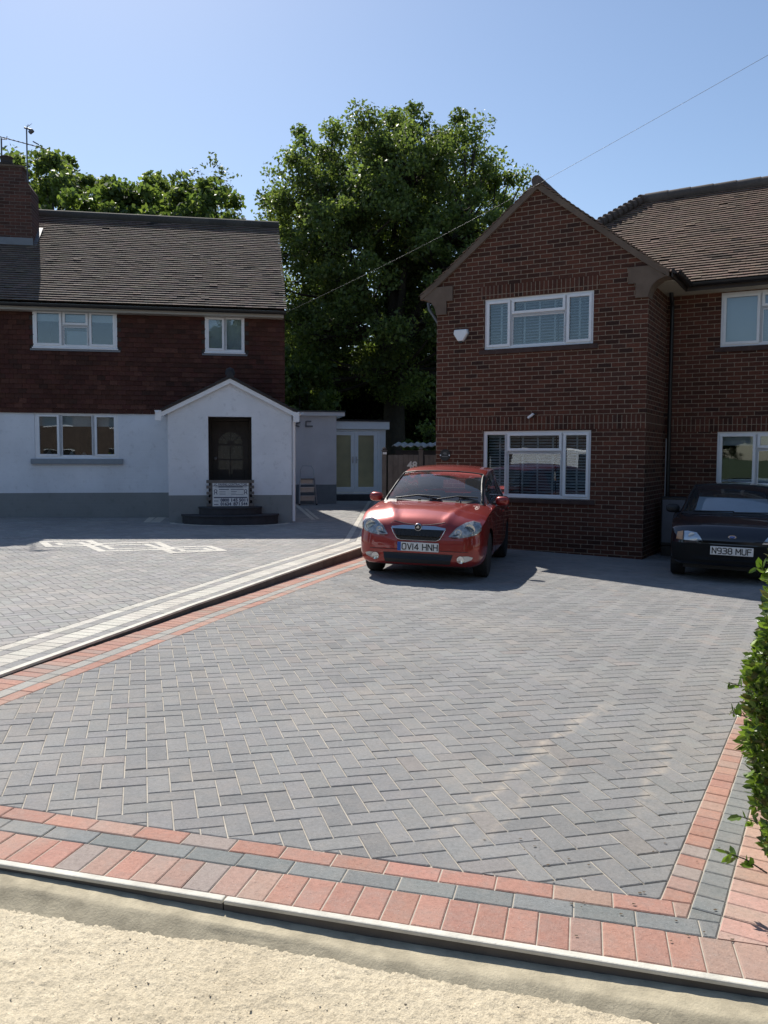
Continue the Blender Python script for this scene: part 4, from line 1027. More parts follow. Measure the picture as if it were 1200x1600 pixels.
# step ladder against the annex
sd = empty('step_ladder'); sd.location = Matrix.Translation((AO[0], AO[1], .2)) @ Matrix.Rotation(LA, 4, 'Z') @ Vector((-.84, -.42, 0)); sd.location.z = zL(sd.location.x, sd.location.y); sd.rotation_euler.z = LA+R_(4)
tag(sd, 'small folding aluminium step ladder against the white annex wall', 'step ladder')
def A(s, z): return Vector((s*(.235-.06*z), -.12+.20*z, z))
for s in (-1, 1):
    mb = MB(); mb.bar(A(s, 0), A(s, .72), .022, .05); mb.build('side_rail', M['aluminium'], sd)
    mb = MB(); mb.bar(A(s, .0)+Vector((0, .36, 0)), A(s, .66)+Vector((0, .05, 0)), .02, .03); mb.build('back_leg', M['aluminium'], sd)
    mb = MB(); mb.box(s*.235-.02, s*.235+.02, -.15, -.09, 0, .035); mb.build('foot', M['black'], sd)
for z in (.24, .47, .70):
    w_ = .235-.06*z-.012; y = -.12+.2*z
    mb = MB(); mb.box(-w_, w_, y-.05, y+.10, z-.012, z+.012); mb.build('tread', M['metal_dark'] if z > .6 else M['aluminium'], sd)
    mb = MB(); mb.box(-w_, w_, y+.09, y+.1, z-.13, z-.013); mb.build('riser_plate', M['aluminium'], sd)
mb = MB(); mb.tube([A(-1, .70), A(-1, .95)+Vector((-.0, -.02, 0)), A(-1, 1.06)+Vector((.05, -.02, .0)), A(1, 1.06)+Vector((-.05, -.02, 0)), A(1, .95)+Vector((0, -.02, 0)), A(1, .70)], .013, 8); mb.build('handrail', M['aluminium'], sd, smooth=50)
# TV aerials
ta = empty('tv_aerial'); on_lh(ta, -6.02, 1.9, ctop+.05); tag(ta, 'long yagi television aerial on a mast above the left chimney', 'aerial')
def on_px(px, py, Y): return at(px, py, Y)
inv = (Matrix.Translation(ta.location) @ Matrix.Rotation(LA, 4, 'Z')).inverted()
Yc = ta.location.y
base = at(3, 263, Yc); ta.location = base; inv = (Matrix.Translation(base) @ Matrix.Rotation(LA, 4, 'Z')).inverted()
P_ = lambda px, py, Y=None: inv @ at(px, py, Y or Yc)
mb = MB(); mb.tube([P_(3, 266), P_(2, 216)], .018, 8); mb.build('mast', M['metal_dark'], ta)
b0, b1 = P_(-40, 203), P_(69, 232, Yc-.3)
mb = MB(); mb.tube([b0, b1], .011, 6); mb.tube([P_(2, 217), P_(10, 218), P_(11, 213)], .011, 6)
for k in range(16):
    c = b0+(b1-b0)*(k/15); mb.bar(c-Vector((.02, .17, .035)), c+Vector((.02, .17, .035)), .008, .008)
mb.build('boom', M['metal_dark'], ta)
mb = MB(); c = P_(56, 223.5, Yc-.25); mb.bar(c-Vector((.06, 0, -.03)), c+Vector((.06, 0, -.03)), .03, .02); mb.build('dipole_box', M['black'], ta)
tb = empty('mast_sensor'); base = at(42, 268, Yc+.1); tb.location = base; tb.rotation_euler.z = LA; tag(tb, 'thin pole with a small dark can and twigs of wire, right of the yagi mast', 'aerial')
inv = (Matrix.Translation(base) @ Matrix.Rotation(LA, 4, 'Z')).inverted()
mb = MB(); mb.tube([P_(43, 285), P_(41.5, 200)], .016, 8); mb.build('mast', M['metal_dark'], tb)
mb = MB(); mb.tube([P_(38, 199.5), P_(50, 203)], .02, 8); mb.tube([P_(43, 200), P_(44, 194)], .006, 5); mb.bar(P_(41, 199), P_(50, 193), .006, .006); mb.bar(P_(40, 197), P_(47, 196), .006, .006); mb.build('crossarm', M['metal_dark'], tb)
mb = MB(); a, b = P_(45.5, 208), P_(52, 203); mb.tube([a, a+(b-a)*.1, a+(b-a)*.9, b], [.02, .045, .045, .03], 10); mb.build('can', M['metal_dark'], tb, smooth=40)
# telephone wire
tw = MB(); a = at(447, 488, 18.0); b = at(1290, 35, 8.0); pts = []
for k in range(41):
    t = k/40; p = a.lerp(b, t); p.z -= .22*math.sin(math.pi*t)*.5; pts.append(p)
tag(tw.build('telephone_wire', plain('wire', (.30, .30, .30), .5, bump=0), None), 'thin overhead wire rising from the left house eaves to the upper right sky', 'wire') if False else None
tw.tube(pts, .0021, 6); tag(tw.build('telephone_wire', plain('grey_wire', (.16, .16, .16), .5, bump=0)), 'thin overhead wire rising from the left house eaves to the upper right sky', 'wire')
# ---------------------------------------------------------------- cars
def interp(xs, ys, x):
    """smooth (Catmull/pchip-like) interpolation of vectors"""
    xs = np.asarray(xs, float); ys = np.asarray(ys, float); n = len(xs)
    m = np.zeros_like(ys)
    for i in range(n):
        if i == 0: m[i] = (ys[1]-ys[0])/(xs[1]-xs[0])
        elif i == n-1: m[i] = (ys[-1]-ys[-2])/(xs[-1]-xs[-2])
        else:
            d0 = (ys[i]-ys[i-1])/(xs[i]-xs[i-1]); d1 = (ys[i+1]-ys[i])/(xs[i+1]-xs[i])
            with np.errstate(all='ignore'):
                h = 2*d0*d1/(d0+d1)
            m[i] = np.where(d0*d1 > 0, h, 0)
    i = int(np.clip(np.searchsorted(xs, x)-1, 0, n-2)); h = xs[i+1]-xs[i]; t = (x-xs[i])/h
    return (2*t**3-3*t*t+1)*ys[i]+(t**3-2*t*t+t)*h*m[i]+(-2*t**3+3*t*t)*ys[i+1]+(t**3-t*t)*h*m[i+1]
class Conform:
    """project outlines drawn in the front view on to the body surface"""
    def __init__(s, mb): s.b = BVHTree.FromPolygons([Vector(v) for v in mb.v], mb.f)
    def y(s, x, z):
        h = s.b.ray_cast(Vector((x, -5, z)), Vector((0, 1, 0)))
        return h[0].y if h[0] else None
    def panel(s, name, mat, parent, poly, off=.006, th=.03, res=.02, smooth=True, dome=0, bevel=0, miss=-1.9):
        poly = ccw(poly); x0, x1 = min(p[0] for p in poly), max(p[0] for p in poly); z0, z1 = min(p[1] for p in poly), max(p[1] for p in poly)
        nx, nz = max(1, int((x1-x0)/res)), max(1, int((z1-z0)/res)); mb = MB(); key = {}
        cx, cz = (x0+x1)/2, (z0+z1)/2
        def vid(x, z, back):
            k = (round(x, 4), round(z, 4), back)
            if k not in key:
                y = s.y(x, z); 
                if y is None: y = miss
                d = dome*max(0, 1-((x-cx)/(x1-x0)*2)**2)*max(0, 1-((z-cz)/(z1-z0)*2)**2)
                key[k] = len(mb.v); mb.v.append((x, y-off-d+(th if back else 0), z))
            return key[k]
        edges = {}
        for i in range(nx):
            for j in range(nz):
                a, b, c, d = x0+(x1-x0)*i/nx, x0+(x1-x0)*(i+1)/nx, z0+(z1-z0)*j/nz, z0+(z1-z0)*(j+1)/nz
                q = clip_convex([(a, c), (b, c), (b, d), (a, d)], poly)
                if len(q) < 3 or abs(area(q)) < 1e-7: continue
                f = [vid(x, z, False) for x, z in q]; f = [v for k_, v in enumerate(f) if v != f[k_-1]]
                if len(f) < 3: continue
                mb.f.append(tuple(f)); mb.c.append(None)
                for u, v in zip(f, f[1:]+f[:1]): edges[(u, v)] = 1
        inv_ = {v: k for k, v in key.items()}
        for (u, v) in list(edges):
            if (v, u) not in edges:
                a, b = inv_[u], inv_[v]; mb.f.append((v, u, vid(a[0], a[1], True), vid(b[0], b[1], True))); mb.c.append(None)
        return mb.build(name, mat, parent, smooth=35 if smooth else False)
def poly_panel(cf, name, mat, parent, polys, **kw):
    o = None
    for p in polys: cf.panel(name, mat, parent, p, **kw)
def paint_mat(name, col, met=.35):
    t = NT(name); nz = t.noise(900, 2); c = t.mul(col, t.ramp(nz, [(.35, .8), (.65, 1.2)]))
    t.b.inputs['Base Color'].default_value = (*col, 1); t.l(c, t.b.inputs['Base Color'])
    return t.done(None, .36, t.bump(t.noise(1.2, 2), .02, .01), met, coat=1.0)
M['carred'] = paint_mat('red_car_paint', (.29, .020, .015), .42); M['carnavy'] = paint_mat('dark_navy_car_paint', (.007, .007, .013), .2)
M['tyre'] = plain('tyre_rubber', (.018, .018, .019), .85, bump=.3)
M['chrome'] = plain('chrome', (.62, .64, .67), .14, metal=1, bump=0, var=.02); M['alloy'] = plain('wheel_silver', (.45, .46, .48), .35, metal=.7, bump=0)
M['bumper'] = plain('faded_bumper_plastic', (.012, .012, .012), .8, spec=.2); M['trim'] = plain('black_trim', (.016, .017, .018), .55, bump=.2); M['seat'] = plain('grey_seat_fabric', (.10, .105, .11), .9, bump=.2)
M['dash'] = plain('dashboard_grey', (.11, .115, .12), .7, bump=.2)
M['reflector'] = plain('lamp_reflector', (.80, .82, .85), .33, metal=.75, bump=0, var=.02)
t = NT('lamp_lens'); t.t.nodes.remove(t.b); tr = t.n('BsdfTransparent'); tr.inputs[0].default_value = (.93, .95, .96, 1); gl = t.n('BsdfGlossy'); gl.inputs['Roughness'].default_value = .03
fr_ = t.n('Fresnel'); fr_.inputs[0].default_value = 1.5; mx = t.n('MixShader'); t.l(t.math('ADD', fr_.outputs[0], .05), mx.inputs[0]); t.l(tr.outputs[0], mx.inputs[1]); t.l(gl.outputs[0], mx.inputs[2]); t.l(mx.outputs[0], t.out.inputs[0]); M['lens'] = t.m
M['housing'] = plain('lamp_housing', (.66, .66, .66), .35, metal=.35, bump=0, var=.6, scale=28); M['plate'] = plain('number_plate_white', (.78, .78, .76), .4, bump=0, var=.02); M['ink'] = plain('plate_black', (.01, .01, .01), .5, bump=0)
M['bluestrip'] = plain('blue_strip', (.02, .10, .42), .5, bump=0); M['amber'] = plain('amber_lens', (.55, .32, .18), .2, bump=0)
GL = {'O': [[(0, .2), (.05, .06), (.15, 0), (.35, 0), (.45, .06), (.5, .2), (.5, .8), (.45, .94), (.35, 1), (.15, 1), (.05, .94), (0, .8), (0, .2)]], 'V': [[(0, 1), (.25, 0), (.5, 1)]], '1': [[(.25, 0), (.25, 1)]],
      '4': [[(.36, 0), (.36, 1), (0, .28), (.5, .28)]], 'H': [[(0, 0), (0, 1)], [(.5, 0), (.5, 1)], [(0, .5), (.5, .5)]], 'N': [[(0, 0), (0, 1), (.5, 0), (.5, 1)]],
      '9': [[(.5, .55), (.38, .45), (.12, .45), (0, .57), (0, .88), (.12, 1), (.38, 1), (.5, .88), (.5, .12), (.38, 0), (.1, 0)]],
      '3': [[(0, .97), (.12, 1), (.38, 1), (.5, .88), (.5, .64), (.36, .53), (.5, .4), (.5, .12), (.38, 0), (.12, 0), (0, .03)], [(.36, .53), (.15, .53)]],
      '8': [[(.12, .53), (.02, .66), (.02, .88), (.12, 1), (.38, 1), (.48, .88), (.48, .66), (.38, .53), (.5, .4), (.5, .12), (.38, 0), (.12, 0), (0, .12), (0, .4), (.12, .53), (.38, .53)]],
      'M': [[(0, 0), (0, 1), (.3, .35), (.6, 1), (.6, 0)]], 'U': [[(0, 1), (0, .12), (.12, 0), (.38, 0), (.5, .12), (.5, 1)]], 'F': [[(0, 0), (0, 1), (.48, 1)], [(0, .54), (.42, .54)]]}
def reg_text(txt, parent, xc, y, zc, width, h=.072, sw=.0125):
    x = 0; adv = []
    for ch in txt:
        adv.append(x-(.25 if ch == '1' else 0)); x += .34 if ch == ' ' else .80 if ch == 'M' else .22 if ch == '1' else .70
    tot = x-.20; k = width/tot; e = 0
    for ch, a in zip(txt, adv):
        if ch == ' ': continue
        mb = MB(); sx = k
        for path in GL[ch]:
            P = [(xc-width/2+a*k+px*sx, zc-h/2+pz*h) for px, pz in path]
            for i in range(len(P)-1):
                (x0, z0), (x1, z1) = P[i], P[i+1]; L = math.dist(P[i], P[i+1]); dx, dz = (x1-x0)/L, (z1-z0)/L; nx_, nz_ = -dz*sw/2, dx*sw/2
                ex, ez = dx*sw*.35, dz*sw*.35; e += 1; yy = y-.0001*(e % 7)
                mb.face([(x0-ex+nx_, yy, z0-ez+nz_), (x0-ex-nx_, yy, z0-ez-nz_), (x1+ex-nx_, yy, z1+ez-nz_), (x1+ex+nx_, yy, z1+ez+nz_)])
        mb.build('plate_character', M['ink'], parent)
def body_loft(ST, NP=44, NY=110):
    """ST: list of (y, w, zlow, zhood_edge, zhood_centre, wtop) -> half profile"""
    ys = [s[0] for s in ST]; P = []
    yy = np.concatenate([np.linspace(ys[0], ys[0]+.25, 22, endpoint=False), np.linspace(ys[0]+.25, ys[-1]-.15, NY-32, endpoint=False), np.linspace(ys[-1]-.15, ys[-1], 10)])
    V = []; rows = []
    for y in yy:
        _, w_, zl, ze, zc, wt = interp(ys, ST, y)
        h = ze-zl
        prof = [(0, zl), (w_*.80, zl), (w_*.955, zl+.05*min(1, h/.3)), (w_*.995, zl+.32*h), (w_, zl+.55*h), (w_*.985, zl+.80*h), ((w_*.94+wt*.06), zl+.94*h), (wt, ze), (wt*.72, ze+(zc-ze)*.62), (wt*.4, ze+(zc-ze)*.92), (0, zc)]
        d = [0]
        for a, b in zip(prof, prof[1:]): d.append(d[-1]+max(1e-4, math.dist(a, b)))
        d = np.array(d)/d[-1]; PX = np.array(prof)
        # use fixed parameters so that rows line up
        par = np.array([0, .22, .28, .38, .46, .54, .60, .66, .78, .9, 1])
        r = [interp(par, PX, u) for u in np.linspace(0, 1, NP)]
        rows.append((y, r))
    return rows
def loft_mesh(rows, nose=.0, wheels=(), arch_r=.34, zw=.29, cut=None):
    mb = MB(); NP = len(rows[0][1]); full = []
    for (y, r) in rows:
        ring = [(x, z) for x, z in r]+[(-x, z) for x, z in r[-2:0:-1]]
        full.append((y, ring))
    n = len(full[0][1]); V = []
    for (y, ring) in full:
        for x, z in ring: V.append([x, y, z])
    # pull the plan shape of the nose back towards the corners
    V = np.array(V)
    def snap(v):
        for yw in wheels:
            if abs(v[0]) > .5:
                dy, dz = v[1]-yw, v[2]-zw; r = math.hypot(dy, dz)
                if arch_r*.90 < r < arch_r*1.09 and r > 0: v[1] = yw+dy/r*arch_r; v[2] = zw+dz/r*arch_r
        return v
    V = [snap(v) for v in V]
    F_ = []
    for i in range(len(full)-1):
        for k in range(n):
            f = (i*n+k, i*n+(k+1) % n, (i+1)*n+(k+1) % n, (i+1)*n+k)
            c = sum(np.array(V[j]) for j in f)/4
            if any(abs(c[0]) > .5 and math.hypot(c[1]-yw, c[2]-zw) < arch_r*.985 for yw in wheels): continue
            if cut and cut[0] < c[1] < cut[1] and c[2] > cut[2] and abs(c[0]) < .655: continue
            F_.append(f[::-1])
    F_.append(tuple(range(n))); F_.append(tuple(range((len(full)-1)*n, len(full)*n))[::-1])
    mb.add([tuple(v) for v in V], F_); return mb
def wheel(parent, x, y, r=.29, wd=.185, side=1, name='wheel', alloy=True):
    e = MB(); e.lathe([(r*.62, -wd/2), (r*.93, -wd/2), (r, -wd*.36), (r, wd*.36), (r*.93, wd/2), (r*.62, wd/2)], 'x', (0, 0, 0), 36)
    o = e.build(name, M['tyre'], parent, smooth=40); o.location = (x, y, r)
    m = MB(); s = side
    m.lathe([(r*.63, -.02*s), (r*.63, s*wd*.46), (r*.58, s*wd*.46), (r*.55, s*wd*.30), (.001, s*wd*.30)], 'x', (0, 0, 0), 36)
    for k in range(9):
        a = 2*math.pi*k/9; m.bar((s*wd*.34, .05*math.cos(a), .05*math.sin(a)), (s*wd*.40, r*.58*math.cos(a), r*.58*math.sin(a)), .035, .02, up=(1, 0, 0))
    m.lathe([(.055, s*wd*.3), (.05, s*wd*.42), (.001, s*wd*.43)], 'x', (0, 0, 0), 18)
    m.build('rim', M['alloy'], o, smooth=40)
    return o
def greenhouse(GS, NU=30, NY=90):
    """GS: (y, belt_w, belt_z, top_z, top_w) -> rows; returns V grid + faces classified by caller"""
    ys = [g[0] for g in GS]; yy = np.linspace(ys[0], ys[-1], NY); rows = []
    for y in yy:
        _, wb, zb_, zt, wt = interp(ys, GS, y); h = max(.004, zt-zb_); r = []
        for k in range(NU+1):
            u = k/NU       # 0 = belt, 1 = centre line
            if u < .42:
                q = u/.42; x = wb+(wt-wb)*q; z = zb_+h*.89*q
            else:
                q = (u-.42)/.58; a = q*math.pi/2
                x = wt*(1-q)**.9 if False else wt*math.cos(a)**.9; z = zb_+h*(.89+.11*math.sin(a)**.8)
                x = wt*(1-q**1.25)
            r.append((x, z))
        rows.append((y, r))
    return rows
def build_car(kind):
    red_ = kind == 'red'
    car = empty('parked_car')
    if red_:
        L0, L1, W_, wr, track, axle = -2.03, 1.93, .815, .30, .715, 1.22
        ST = [(-2.03, .60, .28, .56, .565, .52), (-2.015, .69, .225, .635, .645, .59), (-1.975, .755, .195, .695, .715, .635), (-1.90, .785, .185, .745, .785, .65), (-1.80, .80, .18, .785, .835, .66), (-1.62, .812, .18, .84, .89, .685),
              (-1.2, .818, .18, .895, .945, .70), (-.80, .822, .18, .935, .975, .72), (-.3, .822, .18, .955, .96, .745), (1.2, .82, .19, .985, .99, .735), (1.72, .79, .21, .97, .975, .66), (1.86, .74, .25, .93, .94, .58), (1.93, .62, .32, .72, .75, .5)]
        GS = [(-1.02, .70, .915, .93, .685), (-.95, .715, .925, .975, .68), (-.60, .735, .935, 1.185, .63), (-.25, .742, .945, 1.335, .60), (-.10, .745, .95, 1.372, .60), (.25, .748, .96, 1.430, .60), (.8, .745, .97, 1.455, .60), (1.25, .73, .98, 1.41, .555), (1.50, .71, .98, 1.355, .54), (1.72, .68, .98, 1.12, .56), (1.80, .66, .97, .985, .6)]
        paint = M['carred']; ws = (-.965, -.17); yA = -.17
    else:
        L0, L1, W_, wr, track, axle = -1.86, 1.80, .79, .275, .68, 1.16
        ST = [(-1.86, .58, .30, .56, .565, .52), (-1.845, .68, .25, .60, .612, .60), (-1.80, .745, .22, .665, .685, .65), (-1.74, .765, .21, .72, .745, .665), (-1.55, .78, .20, .775, .80, .68),
              (-1.1, .792, .20, .825, .865, .70), (-.75, .795, .20, .86, .885, .72), (-.3, .795, .20, .875, .88, .73), (1.2, .79, .21, .89, .895, .72), (1.65, .76, .23, .88, .885, .66), (1.76, .71, .27, .80, .82, .58), (1.80, .60, .34, .64, .68, .5)]
        GS = [(-.98, .69, .84, .855, .67), (-.90, .705, .85, .90, .665), (-.55, .72, .86, 1.11, .61), (-.22, .728, .87, 1.255, .555), (-.08, .73, .875, 1.285, .55), (.25, .732, .88, 1.305, .555), (.8, .73, .885, 1.305, .55), (1.25, .715, .89, 1.28, .53), (1.50, .70, .89, 1.17, .53), (1.70, .66, .885, .90, .58)]
        paint = M['carnavy']; ws = (-.93, -.15); yA = -.15
    rows = body_loft(ST)
    mb = loft_mesh(rows, wheels=(-axle, axle), arch_r=wr+.045, zw=wr, cut=(-.93, 1.66, .86) if red_ else (-.88, 1.6, .78))
    # crown the plan shape: move nose vertices back with |x|
    for i, v in enumerate(mb.v):
        x, y, z = v
        if y < L0+.9:
            k = (1-(y-L0)/.9)**1.5; y += k*.15*(abs(x)/W_)**3.2
            lean = .055*k*max(0, (z-.45))/.35; y += lean
            if z > .58:                                        # bonnet creases running to the grille
                c = .30+.30*(y-L0)/1.0; z += .016*math.exp(-((abs(x)-c)/.05)**2)*min(1, (z-.58)/.1) if red_ else 0
        elif z > .7 and abs(x) < .68 and y < -.75 and red_:
            c = .30+.30*(y-L0)/1.0; z += .012*math.exp(-((abs(x)-c)/.05)**2)
        mb.v[i] = (x, y, z)
    cf = Conform(mb)
    mb.build('body', paint, car, smooth=45)
    # greenhouse split by index
    GR = greenhouse(GS); NU = len(GR[0][1])-1; NYg = len(GR)
    def gv(i, k, s):
        y, r = GR[i]; x, z = r[k]; u = k/NU
        y2 = y
        if y < .1: y2 -= .085*(1-(abs(x)/.72)**2)*min(1, max(0, (.1-y)/.4))       # bowed screen
        if y > 1.3: y2 += .06*(1-(abs(x)/.72)**2)*min(1, (y-1.3)/.3)
        return (s*x, y2, z)
    parts = {k: MB() for k in ('roof', 'windscreen', 'side_window', 'side_window2', 'rear_window', 'trim')}
    idx = {}
    for s in (1, -1):
        for i in range(NYg-1):
            y = (GR[i][0]+GR[i+1][0])/2
            for k in range(NU):
                u = (k+.5)/NU; q = [gv(i, k, s), gv(i+1, k, s), gv(i+1, k+1, s), gv(i, k+1, s)]
                if s < 0: q = q[::-1]
                z0 = q[0][2]
                if ws[0] < y < ws[1] and u > .45: key = 'windscreen'
                elif y <= ws[0] and u > .3: key = 'trim'
                elif ws[0] < y < ws[1]+.0 and .36 < u <= .45 and red_: key = 'trim'
                elif u < .37 and -.70 < y < 1.32:
                    top_ok = True; bot_ok = u > .03
                    # A pillar: window starts behind a sloped line
                    zmid = sum(v[2] for v in q)/4; 
                    lo = interp([g[0] for g in GS], [g[3] for g in GS], y)
                    if y < yA+.12 and u > .33: top_ok = False
                    if .40 < y < .47: key = 'trim'
                    elif top_ok and bot_ok: key = 'side_window' 
                    else: key = 'trim' if not top_ok is False and not bot_ok else 'roof'
                elif y > 1.52 and y < 1.76 and u > .45: key = 'rear_window'
                else: key = 'roof'
                parts[key].face(q)
    def weld(mb):
        key = {}; V = []; Fs = []
        for f in mb.f:
            g = []
            for j in f:
                v = mb.v[j]; k = (round(v[0], 4), round(v[1], 4), round(v[2], 4))
                if k not in key: key[k] = len(V); V.append(v)
                if key[k] not in g: g.append(key[k])
            if len(g) > 2: Fs.append(tuple(g))
        m = MB(); m.add(V, Fs); return m
    for k, m_ in (('roof', paint), ('windscreen', M['carglass']), ('side_window', M['carglass']), ('rear_window', M['carglass']), ('trim', M['trim'])):
        if k == 'side_window':
            for s in (1, -1):
                h = MB()
                for f in parts[k].f:
                    if parts[k].v[f[0]][0]*s > 0: h.face([parts[k].v[j] for j in f])
                if h.f: weld(h).build(k, m_, car, smooth=60)
            continue
        nm = {'trim': 'window_trim'}.get(k, k)
        if parts[k].f: weld(parts[k]).build(nm, m_, car, smooth=60)
    # dark seal round the screen
    seal = MB(); ia = min(range(NYg), key=lambda i: abs(GR[i][0]-ws[0])); ib = min(range(NYg), key=lambda i: abs(GR[i][0]-ws[1])); kk = int(math.ceil(.45*NU))
    for s in (1, -1):
        seal.tube([Vector(gv(i, kk, s))+Vector((s*.004, -.006, .004)) for i in range(ia, ib+1, 2)], .011, 6)
    seal.tube([Vector(gv(ib, k, 1))+Vector((0, -.004, .004)) for k in range(kk, NU+1)]+[Vector(gv(ib, k, -1))+Vector((0, -.004, .004)) for k in range(NU-1, kk-1, -1)], .010, 6)
    seal.build('screen_seal', M['trim'], car, smooth=60)
    # cabin
    b = MB(); b.box(-.62, .62, -.92, -.45, .60, GS[1][2]-.03); b.lathe([(.001, .02), (.09, .02), (.13, 0), (.13, -.1)], 'z', (-.34, -.55, GS[1][2]-.01), 20); b.build('dashboard', M['dash'], car, bevel=.03)
    sx = -.36
    st = MB(); pts = [Vector((sx+.185*math.cos(a), -.36+.06*math.sin(a), GS[1][2]+.0+.17*math.sin(a))) for a in [2*math.pi*k/28 for k in range(29)]]
    st.tube(pts, .015, 8, caps=False); st.bar(pts[0], pts[14], .05, .02); st.build('steering_wheel', M['trim'], car, smooth=50)
    zt = GS[5][3]
    for x in (-.36, .36):
        for y in (.10, .98):
            b = MB(); w0 = .235
            b.add([(x+sx_*w0*k, y+dy+dd, z) for (z, k, dy) in ((.35, 1, 0), (.80, .95, .10), (zt-.40, .62, .18)) for sx_ in (-1, 1) for dd in (0, .12)],
                  [(0, 2, 6, 4), (4, 6, 10, 8), (1, 5, 7, 3), (5, 9, 11, 7), (0, 4, 5, 1), (4, 8, 9, 5), (2, 3, 7, 6), (6, 7, 11, 10), (8, 10, 11, 9)])
            so_ = b.build('seat', M['seat'], car, bevel=.03)
            b = MB(); b.box(x-.12, x+.12, y+.19, y+.28, zt-.36, zt-.17); b.build('headrest', M['seat'], so_, bevel=.04)
    b = MB(); b.box(-.70, .70, -1.0, 1.70, .24, .34); b.box(-.6, .6, -.95, -.9, .3, .8); b.build('floor', M['dash'], car)
    # mirror inside, wipers, cowl
    b = MB(); b.box(-.11, .11, -.32, -.30, zt-.19, zt-.13); b.build('rear_view_mirror', M['trim'], car, bevel=.01)
    if red_:
        for (x0, x1, a) in ((-.52, .10, 0), (.06, .60, 0)):
            b = MB(); zc = .995
            p0, p1 = Vector((x0, -1.055+.10*(x0/.72)**2, .985)), Vector((x1, -1.01+.10*(x1/.72)**2, 1.02)); pm_ = (p0+p1)/2+Vector((0, -.02, .03))
            b.tube([p0, pm_, p1], .011, 6); b.tube([p1+Vector((0, 0, -.04)), p1+Vector((-.25, -.03, .0)), pm_], .009, 6); b.build('wiper', M['trim'], car, smooth=60)
        for x in (-.18, .34):
            b = MB(); b.box(x-.02, x+.02, -1.08, -1.05, .965, .985); b.build('washer_jet', M['trim'], car, bevel=.004)
    # door mirrors
    for s in (-1, 1):
        b = MB(); my, mz, mx_ = (-.60, .975, .895) if red_ else (-.50, .90, .82)
        n = 16; V = []
        for j in range(n+1):
            for k in range(n):
                th = math.pi*j/n; ph = 2*math.pi*k/n
                f_ = lambda v, p_: math.copysign(abs(v)**p_, v)
                V.append((s*(mx_+.098*f_(math.sin(th)*math.cos(ph), .75)), my+.070*f_(math.cos(th), .9) if math.cos(th) < 0 else my+.04*math.cos(th), mz+.066*f_(math.sin(th)*math.sin(ph), .75)))
        b.add(V, [(j*n+k, j*n+(k+1) % n, (j+1)*n+(k+1) % n, (j+1)*n+k) for j in range(n) for k in range(n)])
        mo = weld(b).build('door_mirror', paint if red_ else M['trim'], car, smooth=True)
        b = MB(); b.bar((s*.70, my+.0, mz-.05), (s*.83, my, mz-.03), .05, .035); b.build('mirror_arm', M['trim'], mo)
    # front details
    if red_:
        # grille
        poly_panel(cf, 'grille', M['trim'], car, [[(-.315, .645), (-.25, .515), (.25, .515), (.315, .645)]], off=.020, th=.05, res=.01)
        for i in range(13):
            x = -.27+.045*i
            if i != 6: pass
            cf.panel('grille_slat', M['black'], car, [(x-.006, .525), (x+.006, .525), (x+.006, .64), (x-.006, .64)], off=.026, th=.012)
        # chrome surround: upper bar and thin frame
        top = [(-.345, .672), (-.33, .648), (.33, .648), (.345, .672), (.2, .692), (-.2, .692)]
        cf.panel('grille_bar', M['chrome'], car, top, off=.028, th=.04, res=.01)
        fr = MB(); path = [(-.34, .655), (-.315, .60), (-.272, .528), (-.225, .508), (.225, .508), (.272, .528), (.315, .60), (.34, .655)]
        fr.tube([Vector((x, (cf.y(x, z) or -1.98)-.020, z)) for x, z in path], .007, 6); fr.build('grille_frame', M['chrome'], car, smooth=60)
        yb = cf.y(0, .66)
        e = MB(); e.lathe([(.001, -.045), (.028, -.045), (.044, -.040), (.052, -.02), (.052, 0)], 'y', (0, yb, .672), 28); em = e.build('badge', M['chrome'], car, smooth=40)
        e = MB(); e.lathe([(.001, -.0485), (.040, -.0465)], 'y', (0, yb, .672), 24); e.build('badge_centre', M['trim'], em)
        e = MB(); e.add([(x, yb-.050, .672+z) for x, z in ((-.025, -.012), (-.012, .012), (-.004, .012), (.0, .026), (.008, .018), (.018, .016), (.008, .008), (.024, -.004), (.010, -.004), (.004, -.018), (-.004, -.008))], [tuple(range(11))]); e.build('badge_mark', M['chrome'], em)
        # number plate
        pz, py = .425, cf.y(0, .425)-.020
        e = MB(); e.box(-.262, .262, py, py+.02, pz-.056, pz+.056); pl = e.build('number_plate', M['plate'], car, bevel=.004)
        e = MB(); e.box(-.2605, -.215, py-.002, py-.0005, pz-.054, pz+.054); e.build('country_strip', M['bluestrip'], pl)
        reg_text('OV14 HNH', pl, .024, py-.0012, pz, .445)
        # lower intake, lip, fog lamps
        cf.panel('lower_intake', M['trim'], car, [(-.41, .225), (.41, .225), (.44, .345), (-.44, .345)], off=.014, th=.05)
        for s in (-1, 1):
            hl = [(s*x, z) for x, z in ((.385, .575), (.44, .548), (.60, .570), (.71, .60), (.762, .645), (.765, .70), (.74, .745), (.66, .765), (.57, .745), (.47, .68))]
            h = cf.panel('headlight', M['housing'], car, hl, off=.004, th=.03, miss=-1.8)
            cf.panel('lens', M['lens'], h, hl, off=.026, th=.02, dome=.012, miss=-1.8)
            for (x, z, r, m_) in ((.63, .660, .055, 'black'), (.50, .622, .034, 'chrome')):
                yy = (cf.y(s*x, z) or -1.8); e = MB(); e.lathe([(r*1.25, -.004), (r*1.25, -.017), (r*1.05, -.017), (r, -.008)], 'y', (s*x, yy, z), 24); e.build('bezel', M['chrome'], h, smooth=40)
                e = MB(); e.lathe([(.001, -.014), (r*.5, -.013), (r*.9, -.007)], 'y', (s*x, yy, z), 24); e.build('projector', M['carglass'] if m_ == 'black' else M['reflector'], h, smooth=40)
